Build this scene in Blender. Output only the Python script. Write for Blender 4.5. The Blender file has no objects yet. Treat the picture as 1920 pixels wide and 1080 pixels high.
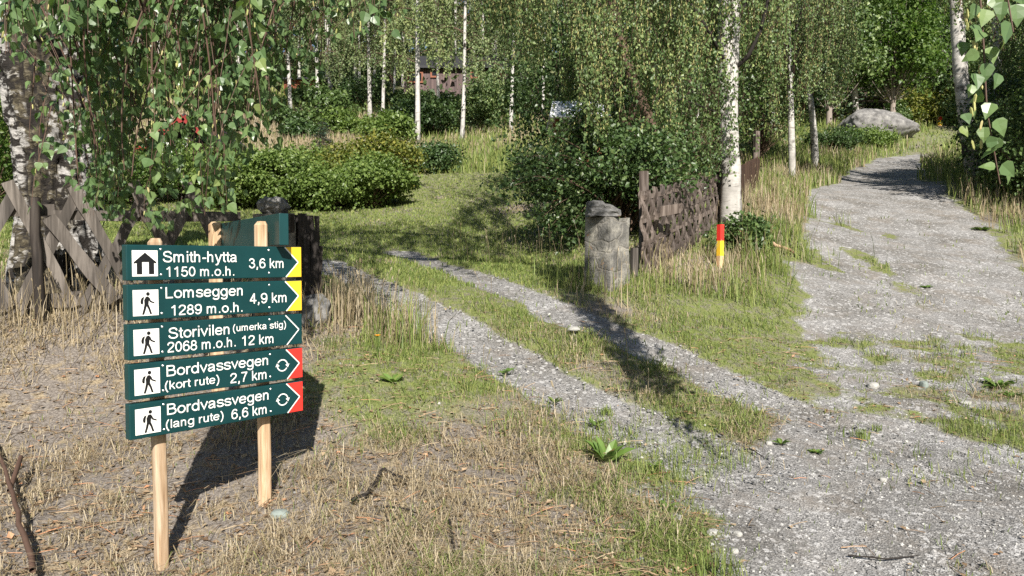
import bpy, bmesh, math
import numpy as np
from mathutils import Vector, Matrix
R = math.radians
S = bpy.context.scene
COL = S.collection
rng = np.random.default_rng(11)

# ------------------------------------------------------------------ camera, world, sun, exposure
F = 1920 * 26 / 36
TH = math.atan(56 / F)
CT, ST = math.cos(TH), math.sin(TH)
CAMZ = 1.6
cd = bpy.data.cameras.new('camera'); cd.lens = 26; cd.sensor_width = 36; cd.clip_start = .05; cd.clip_end = 3000
cam = bpy.data.objects.new('camera', cd); COL.objects.link(cam)
cam.location = (0, 0, CAMZ); cam.rotation_euler = (math.pi / 2 - TH, 0, 0); S.camera = cam

ELEV = R(36); AZX, AZY = .16, -.987          # horizontal direction towards the sun
W = bpy.data.worlds.new('World'); S.world = W; W.use_nodes = True
wn = W.node_tree; wn.nodes.clear()
sky = wn.nodes.new('ShaderNodeTexSky'); sky.sky_type = 'NISHITA'; sky.sun_disc = False
sky.sun_elevation = ELEV; sky.sun_rotation = math.atan2(AZX, AZY); sky.air_density = 1.0; sky.dust_density = .6
bg = wn.nodes.new('ShaderNodeBackground'); bg.inputs[1].default_value = .055
wo = wn.nodes.new('ShaderNodeOutputWorld')
wn.links.new(sky.outputs[0], bg.inputs[0]); wn.links.new(bg.outputs[0], wo.inputs[0])
sl = bpy.data.lights.new('sun', 'SUN'); sl.energy = 5.0; sl.angle = R(.53); sl.color = (1, .95, .87)
so = bpy.data.objects.new('sun', sl); COL.objects.link(so)
Lv = Vector((-AZX * math.cos(ELEV), -AZY * math.cos(ELEV), -math.sin(ELEV)))
so.rotation_euler = Lv.to_track_quat('-Z', 'Y').to_euler(); so.location = (3, -20, 20)
S.view_settings.view_transform = 'Standard'; S.view_settings.look = 'None'
S.view_settings.exposure = .95; S.view_settings.gamma = 1
S.render.engine = 'CYCLES'
S.cycles.use_denoising = False
S.cycles.max_bounces = 6; S.cycles.diffuse_bounces = 3; S.cycles.glossy_bounces = 2; S.cycles.transmission_bounces = 3
S.cycles.sample_clamp_indirect = 4

# ------------------------------------------------------------------ measuring helpers
def ray(px, py):
    a = (px - 960) / F; b = (540 - py) / F
    y = CT + b * ST
    return a / y, (-ST + b * CT) / y
def P(px, py, D):
    rx, rz = ray(px, py)
    return np.array([rx * D, D, CAMZ + rz * D])

# smooth value noise
_tab = np.random.default_rng(5).random(65536)
def vnoise(x, y, z=None, seed=0):
    x = np.asarray(x, float); y = np.asarray(y, float)
    z = np.zeros_like(x) if z is None else np.asarray(z, float)
    xi, yi, zi = np.floor(x).astype(int), np.floor(y).astype(int), np.floor(z).astype(int)
    fx, fy, fz = x - xi, y - yi, z - zi
    fx, fy, fz = [f * f * (3 - 2 * f) for f in (fx, fy, fz)]
    def h(a, b, c): return _tab[(a * 73856093 ^ b * 19349663 ^ c * 83492791 ^ seed * 2654435) & 65535]
    r = 0
    for dx in (0, 1):
        for dy in (0, 1):
            for dz in (0, 1):
                r = r + h(xi + dx, yi + dy, zi + dz) * (fx if dx else 1 - fx) * (fy if dy else 1 - fy) * (fz if dz else 1 - fz)
    return r
def fbm(x, y, z=None, oct=3, seed=0):
    r = 0; a = .5; f = 1
    for o in range(oct):
        r = r + a * vnoise(np.asarray(x) * f, np.asarray(y) * f, None if z is None else np.asarray(z) * f, seed + o * 7)
        a *= .5; f *= 2.03
    return r / (1 - .5 ** oct)
def sstep(a, b, x):
    t = np.clip((np.asarray(x, float) - a) / (b - a), 0, 1); return t * t * (3 - 2 * t)

# ------------------------------------------------------------------ terrain height: a thin plate through surveyed points
_cp = [(300,1088,3.1),(497,978,3.36),(0,1080,3.0),(0,900,4.0),(100,800,4.7),(70,622,5.6),(300,640,5.8),(590,600,6.3),
 (640,690,5.0),(900,1080,2.75),(900,960,3.35),(900,800,4.5),(900,700,5.4),(1130,600,6.8),(800,600,6.6),(1140,545,8.0),
 (760,475,11),(1350,500,9.2),(1210,510,8.9),(1370,425,11.2),(1430,358,14.2),(1480,640,7),(1480,480,10.5),(1500,400,14),
 (1600,300,27),(1720,300,27),(1850,400,14.2),(1825,337,17),(1920,470,11.5),(1920,600,8.2),(1700,1080,2.9),(1920,1080,2.9),
 (1700,900,4),(1700,800,5),(1700,700,6.2),(1700,600,7.8),(1700,500,10),(1650,400,14),(1640,350,19),(650,400,17),(900,400,16),
 (900,345,21),(480,400,16.5),(1000,480,10.5),(700,440,13),(1000,420,13.5),(600,280,27),(780,280,30),(950,260,33),(540,230,36),
 (700,235,38),(850,205,46),(1000,230,41),(300,310,25),(0,500,7),(100,420,12),(0,350,20),(1640,245,35),(1780,235,43),(1900,255,38),
 (1300,290,26),(1450,280,28),(1200,330,19)]
_pts = np.array([P(*c) for c in _cp])
_ex = [(0,0,0),(0,-8,-1),(-5,0,.25),(6,0,-.1),(8,-8,-1.2),(-8,-8,-.8),(-12,5,1.2),(14,5,.8),(-20,20,4.2),(28,20,4.6),(-30,-5,.5),(30,-5,-1),
       (-30,45,12),(40,45,12),(0,62,15.5),(-45,70,18),(45,70,18),(0,100,27),(-70,110,30),(70,110,30),(0,150,42),(-110,160,45),(110,160,45),(-70,20,5),(70,20,5),(-70,-30,-3),(70,-30,-4),(0,-30,-3.5)]
_pts = np.vstack([_pts, np.array(_ex, float)])
def _k(r): return np.where(r > 1e-9, r * r * np.log(np.maximum(r, 1e-9)), 0)
_n = len(_pts)
_Kx = _k(np.hypot(_pts[:, None, 0] - _pts[None, :, 0], _pts[:, None, 1] - _pts[None, :, 1])) + np.eye(_n) * .03
_Pm = np.c_[np.ones(_n), _pts[:, :2]]
_sol = np.linalg.solve(np.block([[_Kx, _Pm], [_Pm.T, np.zeros((3, 3))]]), np.r_[_pts[:, 2], 0, 0, 0])
def G(x, y):
    x = np.atleast_1d(np.asarray(x, float)); y = np.atleast_1d(np.asarray(y, float))
    shp = np.broadcast(x, y).shape; x = np.broadcast_to(x, shp).ravel(); y = np.broadcast_to(y, shp).ravel()
    out = np.zeros(len(x))
    for s in range(0, len(x), 40000):
        xs, ys = x[s:s + 40000], y[s:s + 40000]
        out[s:s + 40000] = _k(np.hypot(xs[:, None] - _pts[None, :, 0], ys[:, None] - _pts[None, :, 1])) @ _sol[:_n] + _sol[_n] + _sol[_n + 1] * xs + _sol[_n + 2] * ys
    near = np.clip(1 - y / 40, 0, 1)
    out += near * (.035 * (fbm(x * 2.2, y * 2.2, oct=3) - .5) + .05 * (fbm(x * .7, y * .7, oct=2, seed=3) - .5))
    out += (1 - near) * 1.2 * (fbm(x * .07, y * .07, oct=2, seed=9) - .5) * np.clip((y - 45) / 20, 0, 1)
    return out.reshape(shp)
def g(x, y): return float(G(x, y)[0])
_Ds = np.geomspace(2.2, 130, 900)
def gp(px, py):
    rx, rz = ray(px, py)
    d = CAMZ + rz * _Ds - G(rx * _Ds, _Ds)
    i = np.argmax(d < 0)
    if d[i] >= 0: i = len(_Ds) - 1
    D = _Ds[i]
    if 0 < i: D = _Ds[i - 1] + (_Ds[i] - _Ds[i - 1]) * d[i - 1] / (d[i - 1] - d[i] + 1e-9)
    return np.array([rx * D, D, g(rx * D, D)])
def gl(pts): return np.array([gp(*p)[:2] for p in pts])

# ------------------------------------------------------------------ zones of the ground (plan view)
def seg_dist(x, y, line):
    d = np.full(np.shape(x), 1e9)
    for a, b in zip(line[:-1], line[1:]):
        ab = b - a; t = np.clip(((x - a[0]) * ab[0] + (y - a[1]) * ab[1]) / (ab @ ab + 1e-9), 0, 1)
        d = np.minimum(d, np.hypot(x - a[0] - t * ab[0], y - a[1] - t * ab[1]))
    return d
def in_poly(x, y, poly):
    c = np.zeros(np.shape(x), bool); j = len(poly) - 1
    for i in range(len(poly)):
        xi, yi = poly[i]; xj, yj = poly[j]
        c ^= ((yi > y) != (yj > y)) & (x < (xj - xi) * (y - yi) / (yj - yi + 1e-12) + xi); j = i
    return c
T_L = gl([(600,488),(650,512),(720,548),(800,592),(880,640),(980,690),(1080,745),(1200,800),(1320,860)])
T_R = gl([(752,474),(800,490),(860,508),(960,545),(1060,588),(1180,632),(1300,688),(1420,740),(1540,788),(1660,830)])
ROAD = gl([(1512,640),(1502,560),(1497,440),(1515,385),(1560,345),(1610,312),(1640,296),(1718,290),(1735,315),(1752,345),(1800,385),(1860,430),(1925,505),(1990,590),(1960,650),(1760,625)])
APRON = np.vstack([gl([(1700,800),(1560,790),(1450,806),(1400,868),(1335,940),(1295,1010),(1270,1078)]), np.array([(.35,1.8),(.3,-4),(9,-4),(7,3.5),(5.5,4.6)]), gl([(1900,830)])])
MUD = gl([(1500,760),(1505,575),(1640,560),(1790,600),(1960,650),(1950,840),(1700,810)])
def zones(x, y):
    n = fbm(x * 1.6, y * 1.6, oct=3, seed=21) - .5
    n2 = fbm(x * .5, y * .5, oct=2, seed=33) - .5
    def soft(poly, w): 
        d = seg_dist(x, y, np.vstack([poly, poly[:1]])); s = np.where(in_poly(x, y, poly), d, -d)
        return sstep(-w, w, s + n * w * 2.6)
    tl = sstep(.15, -.15, seg_dist(x, y, T_L) - (.29 + .16 * np.clip((5.6 - y) / 1.5, 0, 1)) + n * .34)
    tl = tl * (1 - .46 * sstep(5.5, 4.7, y) * sstep(.35, .55, fbm(x * 2.6, y * 2.6, oct=3, seed=45) + .12))
    tr = sstep(.13, -.13, seg_dist(x, y, T_R) - .24 + n * .26)
    rd = soft(ROAD, .34); ap = soft(APRON, .42); mu = soft(MUD, .5) * (.34 + .34 * sstep(-.14, .16, fbm(x * 4.6, y * 4.6, oct=4, seed=41) - .5))
    trail = .4 * sstep(.9, .3, seg_dist(x, y, gl([(1690,290),(1740,268),(1790,243)])))
    rd = rd * (1 - .72 * sstep(.06, .22, fbm(x * 2.4, y * 1.3, oct=4, seed=43) - .5) * np.clip(1.2 - seg_dist(x, y, gl([(1560, 640), (1590, 520), (1620, 430)])) / 1.6, .25, 1))
    return tl, tr, rd, np.maximum(ap, mu), trail
_dry = [(100,900,2.0,.95),(60,1060,1.2,.95),(300,900,1.2,.95),(700,950,1.3,.76),(500,1060,.9,.9),(300,740,1.5,.9),(1000,900,.8,.62),(640,760,.6,.55),(760,760,.7,.45),(120,640,1.6,.95),
        (700,560,.6,.85),(860,640,.35,.7),(1280,500,.9,.9),(1340,520,.6,.8),(1440,400,1.3,.6),(1450,330,2,.7),(560,270,6,.8),(480,240,7,1),(640,225,4,.6),(955,255,3,.6),(830,262,3,.4),(1000,390,1.2,.7),
        (1850,400,1.6,.6),(1200,730,.8,.4),(1060,800,.8,.5),(900,840,.8,.62),(1100,950,.8,.6),(1440,690,.9,.35),(1150,480,1.2,.5),(1240,590,.8,.3),(1000,560,.4,.4)]
_dryp = [(gp(a, b), r, v) for a, b, r, v in _dry]
def dryness(x, y):
    d = np.full(np.shape(x), .22)
    for p, r, v in _dryp:
        d = np.maximum(d, v * np.exp(-((x - p[0]) ** 2 + (y - p[1]) ** 2) / (r * r * 1.2)))
    return np.clip(d + (fbm(x * 1.1, y * 1.1, oct=3, seed=51) - .5) * 1.05 + (fbm(x * 3.5, y * 3.5, oct=2, seed=57) - .5) * .35, 0, 1)

# ------------------------------------------------------------------ mesh helpers
class MB:
    """collects verts, faces and one float attribute, builds one mesh"""
    def __init__(s): s.V = []; s.Fc = []; s.A = []; s.n = 0; s.M = []
    def add(s, V, faces, a=None, mi=0):
        V = np.asarray(V, float).reshape(-1, 3)
        for f in (faces if isinstance(faces, list) else [faces]):
            f = np.asarray(f, int)
            if f.size: s.Fc.append((f + s.n)); s.M.append(mi)
        s.V.append(V); s.A.append(np.full(len(V), .5) if a is None else np.broadcast_to(np.asarray(a, float), (len(V),)))
        s.n += len(V)
    def merge(s, o, mi=0):
        for f in o.Fc: s.Fc.append(f + s.n); s.M.append(mi)
        s.V += o.V; s.A += o.A; s.n += o.n
    def build(s, name, mats, parent=None, smooth=False, origin=None):
        V = np.vstack(s.V); A = np.concatenate(s.A)
        org = np.zeros(3)
        if parent is not None: org = np.array(ROOTLOC.get(parent.name, (0, 0, 0)))
        if origin is not None: org = np.asarray(origin, float)
        V = V - org
        me = bpy.data.meshes.new(name)
        idx = np.concatenate([f.ravel() for f in s.Fc]); tot = np.concatenate([np.full(len(f), f.shape[1]) for f in s.Fc])
        mi = np.concatenate([np.full(len(f), m) for f, m in zip(s.Fc, s.M)])
        me.vertices.add(len(V)); me.vertices.foreach_set('co', V.astype(np.float32).ravel())
        me.loops.add(len(idx)); me.loops.foreach_set('vertex_index', idx.astype(np.int32))
        me.polygons.add(len(tot)); me.polygons.foreach_set('loop_start', np.r_[0, np.cumsum(tot)[:-1]].astype(np.int32))
        me.polygons.foreach_set('material_index', mi.astype(np.int32))
        me.polygons.foreach_set('use_smooth', np.full(len(tot), bool(smooth)))
        at = me.attributes.new('rnd', 'FLOAT', 'POINT'); at.data.foreach_set('value', A.astype(np.float32))
        me.update(calc_edges=True); me.validate()
        for m in (mats if isinstance(mats, (list, tuple)) else [mats]): me.materials.append(m)
        o = bpy.data.objects.new(name, me); COL.objects.link(o)
        if parent is not None: o.parent = parent; ROOTLOC[o.name] = tuple(ROOTLOC.get(parent.name, (0, 0, 0)))
        if origin is not None and parent is None: o.location = origin; ROOTLOC[o.name] = tuple(origin)
        return o
ROOTLOC = {}
def tag(o, label=None, cat=None, group=None, kind=None):
    for k, v in (('label', label), ('category', cat), ('group', group), ('kind', kind)):
        if v: o[k] = v
    return o
def thing(name, loc, label, cat, group=None):
    o = bpy.data.objects.new(name, None); COL.objects.link(o); o.location = tuple(loc); o.empty_display_size = .1
    ROOTLOC[o.name] = tuple(loc); return tag(o, label, cat, group)
BOXF = np.array([(0,3,2,1),(4,5,6,7),(0,1,5,4),(1,2,6,5),(2,3,7,6),(3,0,4,7)])
def box(mb, c, half, ax=None, a=None, mi=0):
    ax = np.eye(3) if ax is None else np.asarray(ax, float)
    sg = np.array([(-1,-1,-1),(1,-1,-1),(1,1,-1),(-1,1,-1),(-1,-1,1),(1,-1,1),(1,1,1),(-1,1,1)], float) * np.asarray(half)
    mb.add(np.asarray(c) + sg @ ax, BOXF, a, mi)
def nrm(v): v = np.asarray(v, float); return v / (np.linalg.norm(v, axis=-1, keepdims=True) + 1e-12)
def plank(mb, p0, p1, w, t, nor=(0, -1, 0), a=None, seg=1, wob=0, seed=0, taper=1):
    """a board from p0 to p1, w wide, t thick, facing nor; slightly uneven edges when wob > 0"""
    p0 = np.asarray(p0, float); p1 = np.asarray(p1, float); d = nrm(p1 - p0); nor = nrm(nor); s = nrm(np.cross(d, nor)); n = nrm(np.cross(s, d))
    r = np.random.default_rng(seed); V = []
    for i in range(seg + 1):
        u = i / seg; c = p0 + (p1 - p0) * u; ww = w * (1 + (taper - 1) * u)
        e = r.normal(0, wob, 4) if wob else np.zeros(4)
        V += [c - s * (ww / 2 + e[0]) - n * t / 2, c + s * (ww / 2 + e[1]) - n * t / 2, c + s * (ww / 2 + e[1] * .8) + n * (t / 2 + e[2] * .3), c - s * (ww / 2 + e[0] * .8) + n * (t / 2 + e[3] * .3)]
    Fq = [(0, 1, 2, 3)] + [tuple(4 * i + k for k in q) for i in range(seg) for q in ((0, 4, 5, 1), (1, 5, 6, 2), (2, 6, 7, 3), (3, 7, 4, 0))] + [tuple(4 * seg + k for k in (3, 2, 1, 0))]
    mb.add(V, np.array(Fq), a if a is not None else r.random())
def tubes(mb, paths, radii, sides=4, a=None):
    """paths (n,m,3), radii (n,m)"""
    paths = np.asarray(paths, float); radii = np.asarray(radii, float)
    if paths.ndim == 2: paths = paths[None]; radii = np.broadcast_to(radii, paths.shape[:2])
    n, m, _ = paths.shape; radii = np.broadcast_to(radii, (n, m))
    t = nrm(np.gradient(paths, axis=1)); ref = nrm(np.array([.31, .9, .13]))
    A = nrm(np.cross(t, ref)); B = np.cross(t, A)
    th = np.arange(sides) * 2 * np.pi / sides
    ring = paths[:, :, None, :] + radii[:, :, None, None] * (np.cos(th)[None, None, :, None] * A[:, :, None, :] + np.sin(th)[None, None, :, None] * B[:, :, None, :])
    i = np.arange(m - 1)[:, None]; k = np.arange(sides)[None, :]; k2 = (k + 1) % sides
    q = np.stack([i * sides + k, i * sides + k2, (i + 1) * sides + k2, (i + 1) * sides + k], -1).reshape(-1, 4)
    Fq = (q[None] + (np.arange(n) * m * sides)[:, None, None]).reshape(-1, 4)
    aa = None if a is None else np.repeat(np.broadcast_to(a, (n,)), m * sides)
    mb.add(ring.reshape(-1, 3), Fq, aa)
def stamp(mb, tv, tf, pos, d, nor, size, a):
    """copies of a small template (x side, y along d, z along nor)"""
    pos = np.asarray(pos, float); n = len(pos)
    if n == 0: return
    d = nrm(d); s = nrm(np.cross(d, nor)); nn = np.cross(s, d)
    size = np.broadcast_to(size, (n,)); tv = np.asarray(tv, float)
    V = pos[:, None, :] + size[:, None, None] * (tv[None, :, 0, None] * s[:, None, :] + tv[None, :, 1, None] * d[:, None, :] + tv[None, :, 2, None] * nn[:, None, :])
    off = (np.arange(n) * len(tv))[:, None, None]
    mb.add(V.reshape(-1, 3), [(np.array(f)[None] + off).reshape(-1, np.array(f).shape[1]) for f in tf], np.repeat(np.broadcast_to(a, (n,)), len(tv)))
LEAF_N = (np.array([(0,0,0),(-.30,.06,.05),(-.42,.28,.09),(-.24,.62,.07),(0,1,-.06),(.24,.62,.07),(.42,.28,.09),(.30,.06,.05),(0,.3,0),(0,.64,.01)]),
          [np.array([(0,8,2,1),(8,9,3,2),(0,7,6,8),(8,6,5,9)]), np.array([(9,4,3),(9,5,4)])])
LEAF_M = (np.array([(0,0,0),(-.40,.36,.10),(0,1,-.05),(.40,.36,.10)]), [np.array([(0,2,1),(0,3,2)])])
LEAF_L = (np.array([(0,0,0),(-.2,.3,.05),(-.17,.7,.04),(0,1,-.1),(.17,.7,.04),(.2,.3,.05),(0,.5,-.02)]), [np.array([(0,6,2,1),(0,5,4,6)]), np.array([(6,3,2),(6,4,3)])])
CATK = (np.array([(0,0,0),(.13,.2,0),(0,.2,.13),(-.13,.2,0),(0,.2,-.13),(.12,.8,0),(0,.8,.12),(-.12,.8,0),(0,.8,-.12),(0,1,0)]),
        [np.array([(0,1,2),(0,2,3),(0,3,4),(0,4,1),(9,6,5),(9,7,6),(9,8,7),(9,5,8)]), np.array([(1,5,6,2),(2,6,7,3),(3,7,8,4),(4,8,5,1)])])
def rdirs(n, r): return nrm(r.normal(size=(n, 3)))

# ------------------------------------------------------------------ materials
def newmat(name):
    m = bpy.data.materials.new(name); m.use_nodes = True; m.node_tree.nodes.clear(); return m, m.node_tree
def nd(nt, typ, ins=None, **kw):
    n = nt.nodes.new('ShaderNode' + typ)
    for k, v in kw.items(): setattr(n, k, v)
    for k, v in (ins or {}).items():
        s = n.inputs[k]
        if isinstance(v, bpy.types.NodeSocket): nt.links.new(v, s)
        elif s.type == 'RGBA' and len(v) == 3: s.default_value = (*v, 1)
        else: s.default_value = v
    return n
def mixc(nt, f, a, b, blend='MIX'): return nd(nt, 'Mix', {0: f, 6: a, 7: b}, data_type='RGBA', blend_type=blend).outputs[2]
def mth(nt, op, a, b=0.0, c=None):
    ins = {0: a, 1: b}
    if c is not None: ins[2] = c
    return nd(nt, 'Math', ins, operation=op).outputs[0]
def ramp(nt, f, stops, interp='LINEAR'):
    n = nd(nt, 'ValToRGB', {0: f}); cr = n.color_ramp; cr.interpolation = interp
    while len(cr.elements) > 1: cr.elements.remove(cr.elements[-1])
    cr.elements[0].position = stops[0][0]; cr.elements[0].color = (*stops[0][1], 1)
    for p, c in stops[1:]: e = cr.elements.new(p); e.color = (*c, 1)
    return n.outputs[0]
def noise(nt, vec, scale, detail=3, rough=.55, dist=0): return nd(nt, 'TexNoise', {'Vector': vec, 'Scale': scale, 'Detail': detail, 'Roughness': rough, 'Distortion': dist}).outputs[0]
def obco(nt): return nd(nt, 'TexCoord').outputs['Object']
def mapping(nt, vec, scale=(1,1,1)): return nd(nt, 'Mapping', {'Vector': vec, 'Scale': scale}).outputs[0]
def finish(nt, col, rough=.8, bump=None, bstr=.4, bdist=.01, spec=.3, metal=0):
    ins = {'Base Color': col, 'Roughness': rough, 'Specular IOR Level': spec, 'Metallic': metal}
    if bump is not None: ins['Normal'] = nd(nt, 'Bump', {'Height': bump, 'Strength': bstr, 'Distance': bdist}).outputs[0]
    p = nd(nt, 'BsdfPrincipled', ins); o = nd(nt, 'OutputMaterial', {0: p.outputs[0]}); return p
def attr(nt, name): return nd(nt, 'Attribute', attribute_name=name)
def leafmat(name, stops, trans=.35, rough=.42, spec=.35, patch=0, vary=False, tcol=(1.0, 1.25, .45)):
    m, nt = newmat(name); r = attr(nt, 'rnd').outputs['Fac']; c = ramp(nt, r, stops)
    if patch:
        c = mixc(nt, mth(nt, 'MULTIPLY', noise(nt, obco(nt), patch, 2), .6), c, mixc(nt, 1.0, c, (1.35, 1.25, .8), 'MULTIPLY'))
    if vary: c = mixc(nt, 1.0, c, ramp(nt, nd(nt, 'ObjectInfo').outputs['Random'], [(0, (.66, .72, .70)), (.5, (1, 1, 1)), (1, (1.30, 1.22, 1.12))]), 'MULTIPLY')
    p = nd(nt, 'BsdfPrincipled', {'Base Color': c, 'Roughness': rough, 'Specular IOR Level': spec})
    t = nd(nt, 'BsdfTranslucent', {'Color': mixc(nt, 1.0, c, tcol, 'MULTIPLY')})
    nd(nt, 'OutputMaterial', {0: nd(nt, 'MixShader', {0: trans, 1: p.outputs[0], 2: t.outputs[0]}).outputs[0]}); return m
M = {}
M['leaf_birch'] = leafmat('birch_leaf', [(0, (.050, .095, .036)), (.5, (.100, .165, .062)), (.88, (.175, .25, .09)), (1, (.27, .28, .085))], .30, .38, .5)
M['leaf_far'] = leafmat('far_birch_leaf', [(0, (.075, .115, .046)), (.5, (.17, .22, .092)), (1, (.30, .335, .15))], .30, .5, .3, vary=True)
M['leaf_mid'] = leafmat('mid_birch_leaf', [(0, (.040, .078, .026)), (.5, (.115, .172, .058)), (1, (.27, .325, .12))], .28, .45, .4)
M['leaf_shrub'] = leafmat('shrub_leaf', [(0, (.036, .070, .022)), (.6, (.078, .128, .042)), (1, (.15, .205, .07))], .28, .4, .45, vary=True)
M['leaf_hedge'] = leafmat('hedge_leaf', [(0, (.062, .105, .024)), (.6, (.15, .215, .052)), (1, (.24, .30, .085))], .35, .45, .35)
M['leaf_yellow'] = leafmat('yellowing_leaf', [(0, (.07, .10, .02)), (.5, (.15, .17, .035)), (1, (.34, .30, .06))], .35, .45, .35)
M['leaf_bright'] = leafmat('bright_leaf', [(0, (.05, .095, .02)), (.6, (.10, .165, .035)), (1, (.17, .22, .05))], .4, .45, .35)
M['needle'] = leafmat('spruce_needle', [(0, (.014, .030, .016)), (.6, (.03, .055, .026)), (1, (.055, .085, .04))], .1, .5, .3)
M['needle_blue'] = leafmat('blue_needle', [(0, (.035, .06, .045)), (.6, (.07, .105, .078)), (1, (.11, .15, .11))], .12, .5, .3)
M['catkin'] = leafmat('catkin', [(0, (.30, .31, .11)), (.6, (.44, .43, .17)), (1, (.46, .39, .19))], .2, .6, .2)
M['weed'] = leafmat('weed_leaf', [(0, (.08, .14, .03)), (.7, (.13, .21, .045)), (1, (.26, .20, .08))], .3, .4, .4)
def m_simple(name, col, rough=.7, nscale=0, var=.25, bump=0, spec=.3, metal=0, stretch=(1,1,1)):
    m, nt = newmat(name); c = (*col, 1); b = None
    if nscale:
        v = mapping(nt, obco(nt), stretch); n = noise(nt, v, nscale, 4); b = n if bump else None
        c = mixc(nt, n, tuple(x * (1 - var) for x in col), tuple(min(1, x * (1 + var)) for x in col))
    finish(nt, c, rough, b, bump or .1, .01, spec, metal); return m
M['sign_green'] = m_simple('sign_green', (.0048, .038, .040), .42, 9, .30, 0, .3)
M['white'] = m_simple('sign_white', (.76, .75, .71), .45, 14, .06)
M['black'] = m_simple('sign_black', (.010, .010, .011), .4)
M['yellow'] = m_simple('sign_yellow', (.80, .49, .03), .5, 18, .16)
M['red'] = m_simple('sign_red', (.66, .035, .025), .5, 18, .2)
M['bolt'] = m_simple('bolt_steel', (.55, .56, .56), .35, metal=.8)
M['twig'] = m_simple('twig_bark', (.085, .05, .035), .7, 20, .3)
M['darktwig'] = m_simple('dark_twig', (.022, .018, .015), .8, 20, .3)
M['roof_metal'] = m_simple('roof_metal', (.60, .61, .62), .65, 6, .12)
M['roof_dark'] = m_simple('roof_dark', (.030, .030, .034), .7, 5, .25)
M['barge'] = m_simple('red_paint', (.22, .022, .018), .6, 8, .2)
M['orange'] = m_simple('orange_paint', (.20, .07, .035), .6)
M['glass'] = m_simple('window_glass', (.012, .014, .016), .08, spec=.6)
M['flower'] = m_simple('flower_orange', (.85, .35, .02), .5)
M['gravel_stone'] = leafmat('gravel_stone', [(0, (.105, .102, .099)), (.5, (.21, .205, .20)), (.85, (.30, .292, .282)), (1, (.45, .44, .41))], 0, .85, .2)
M['litter'] = leafmat('leaf_litter', [(0, (.10, .06, .035)), (.5, (.26, .18, .11)), (.8, (.40, .31, .20)), (1, (.45, .20, .10))], .15, .7, .2)

def wood(name, cols, ring=14, rough=.75, bump=.5, axis=(1, 1, .08), cracks=True):
    m, nt = newmat(name); r = attr(nt, 'rnd').outputs['Fac']
    v = nd(nt, 'VectorMath', {0: mapping(nt, obco(nt), axis), 1: nd(nt, 'CombineXYZ', {0: r, 1: r, 2: r}).outputs[0]}, operation='ADD').outputs[0]
    n1 = noise(nt, v, ring, 5, .6, .6); n2 = noise(nt, v, ring * 4, 3)
    f = mth(nt, 'ADD', mth(nt, 'MULTIPLY', n1, .7), mth(nt, 'MULTIPLY', n2, .3))
    c = ramp(nt, f, [(.28, cols[0]), (.48, cols[1]), (.62, cols[2]), (.75, cols[1])])
    c = mixc(nt, 1.0, c, ramp(nt, r, [(0, (.72, .72, .74)), (1, (1.25, 1.22, 1.18))]), 'MULTIPLY')
    finish(nt, c, rough, f, bump, .008, .25); return m
M['wood_post'] = wood('pine_post', [(.22, .13, .07), (.44, .305, .185), (.60, .47, .33)], 26, .75, .5)
M['wood_grey'] = wood('grey_weathered_wood', [(.028, .024, .021), (.078, .068, .059), (.16, .142, .126)], 16)
M['wood_dark'] = wood('dark_weathered_wood', [(.028, .021, .017), (.085, .067, .057), (.18, .15, .132)], 14)
M['wood_black'] = wood('tarred_wood', [(.008, .007, .006), (.020, .016, .014), (.045, .038, .033)], 14)
M['wood_brown'] = wood('brown_plank', [(.030, .016, .011), (.060, .034, .024), (.085, .052, .038)], 10)
M['wood_cabin'] = wood('cabin_cladding', [(.060, .042, .042), (.10, .072, .07), (.14, .10, .095)], 6)
M['wood_redshed'] = wood('red_brown_cladding', [(.10, .03, .015), (.17, .05, .025), (.2, .07, .035)], 6)
M['wood_pole'] = wood('bare_stick', [(.16, .09, .05), (.30, .19, .11), (.42, .30, .2)], 8)
M['stake_wood'] = wood('stake_wood', [(.42, .24, .12), (.56, .36, .2), (.6, .42, .26)], 10)

def bark_white():
    m, nt = newmat('birch_bark'); o = obco(nt)
    v = mapping(nt, o, (1.6, 1.6, 11.0)); n = noise(nt, v, 1.7, 4, .6, .3); n2 = noise(nt, mapping(nt, o, (1, 1, .8)), 2.6, 4, .55, .5); n3 = noise(nt, o, 11, 3)
    z = nd(nt, 'SeparateXYZ', {0: o}).outputs[2]
    base = ramp(nt, n2, [(.3, (.27, .255, .235)), (.5, (.43, .41, .38)), (.7, (.56, .535, .50))]); base = mixc(nt, .5, base, ramp(nt, n3, [(.3, (.7, .7, .7)), (.7, (1.15, 1.15, 1.15))]), 'MULTIPLY')
    lent = ramp(nt, n, [(.60, (0, 0, 0)), (.66, (.8, .8, .8))])
    pt = ramp(nt, mth(nt, 'ADD', n2, mth(nt, 'MAXIMUM', mth(nt, 'MULTIPLY', mth(nt, 'SUBTRACT', 1.3, z), .10), -.03)), [(.56, (0, 0, 0)), (.64, (1, 1, 1))])
    c = mixc(nt, lent, base, (.14, .125, .11)); c = mixc(nt, pt, c, (.045, .040, .036))
    finish(nt, c, .7, mth(nt, 'SUBTRACT', n2, n), .5, .02, .2); return m
M['bark'] = bark_white()
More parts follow.
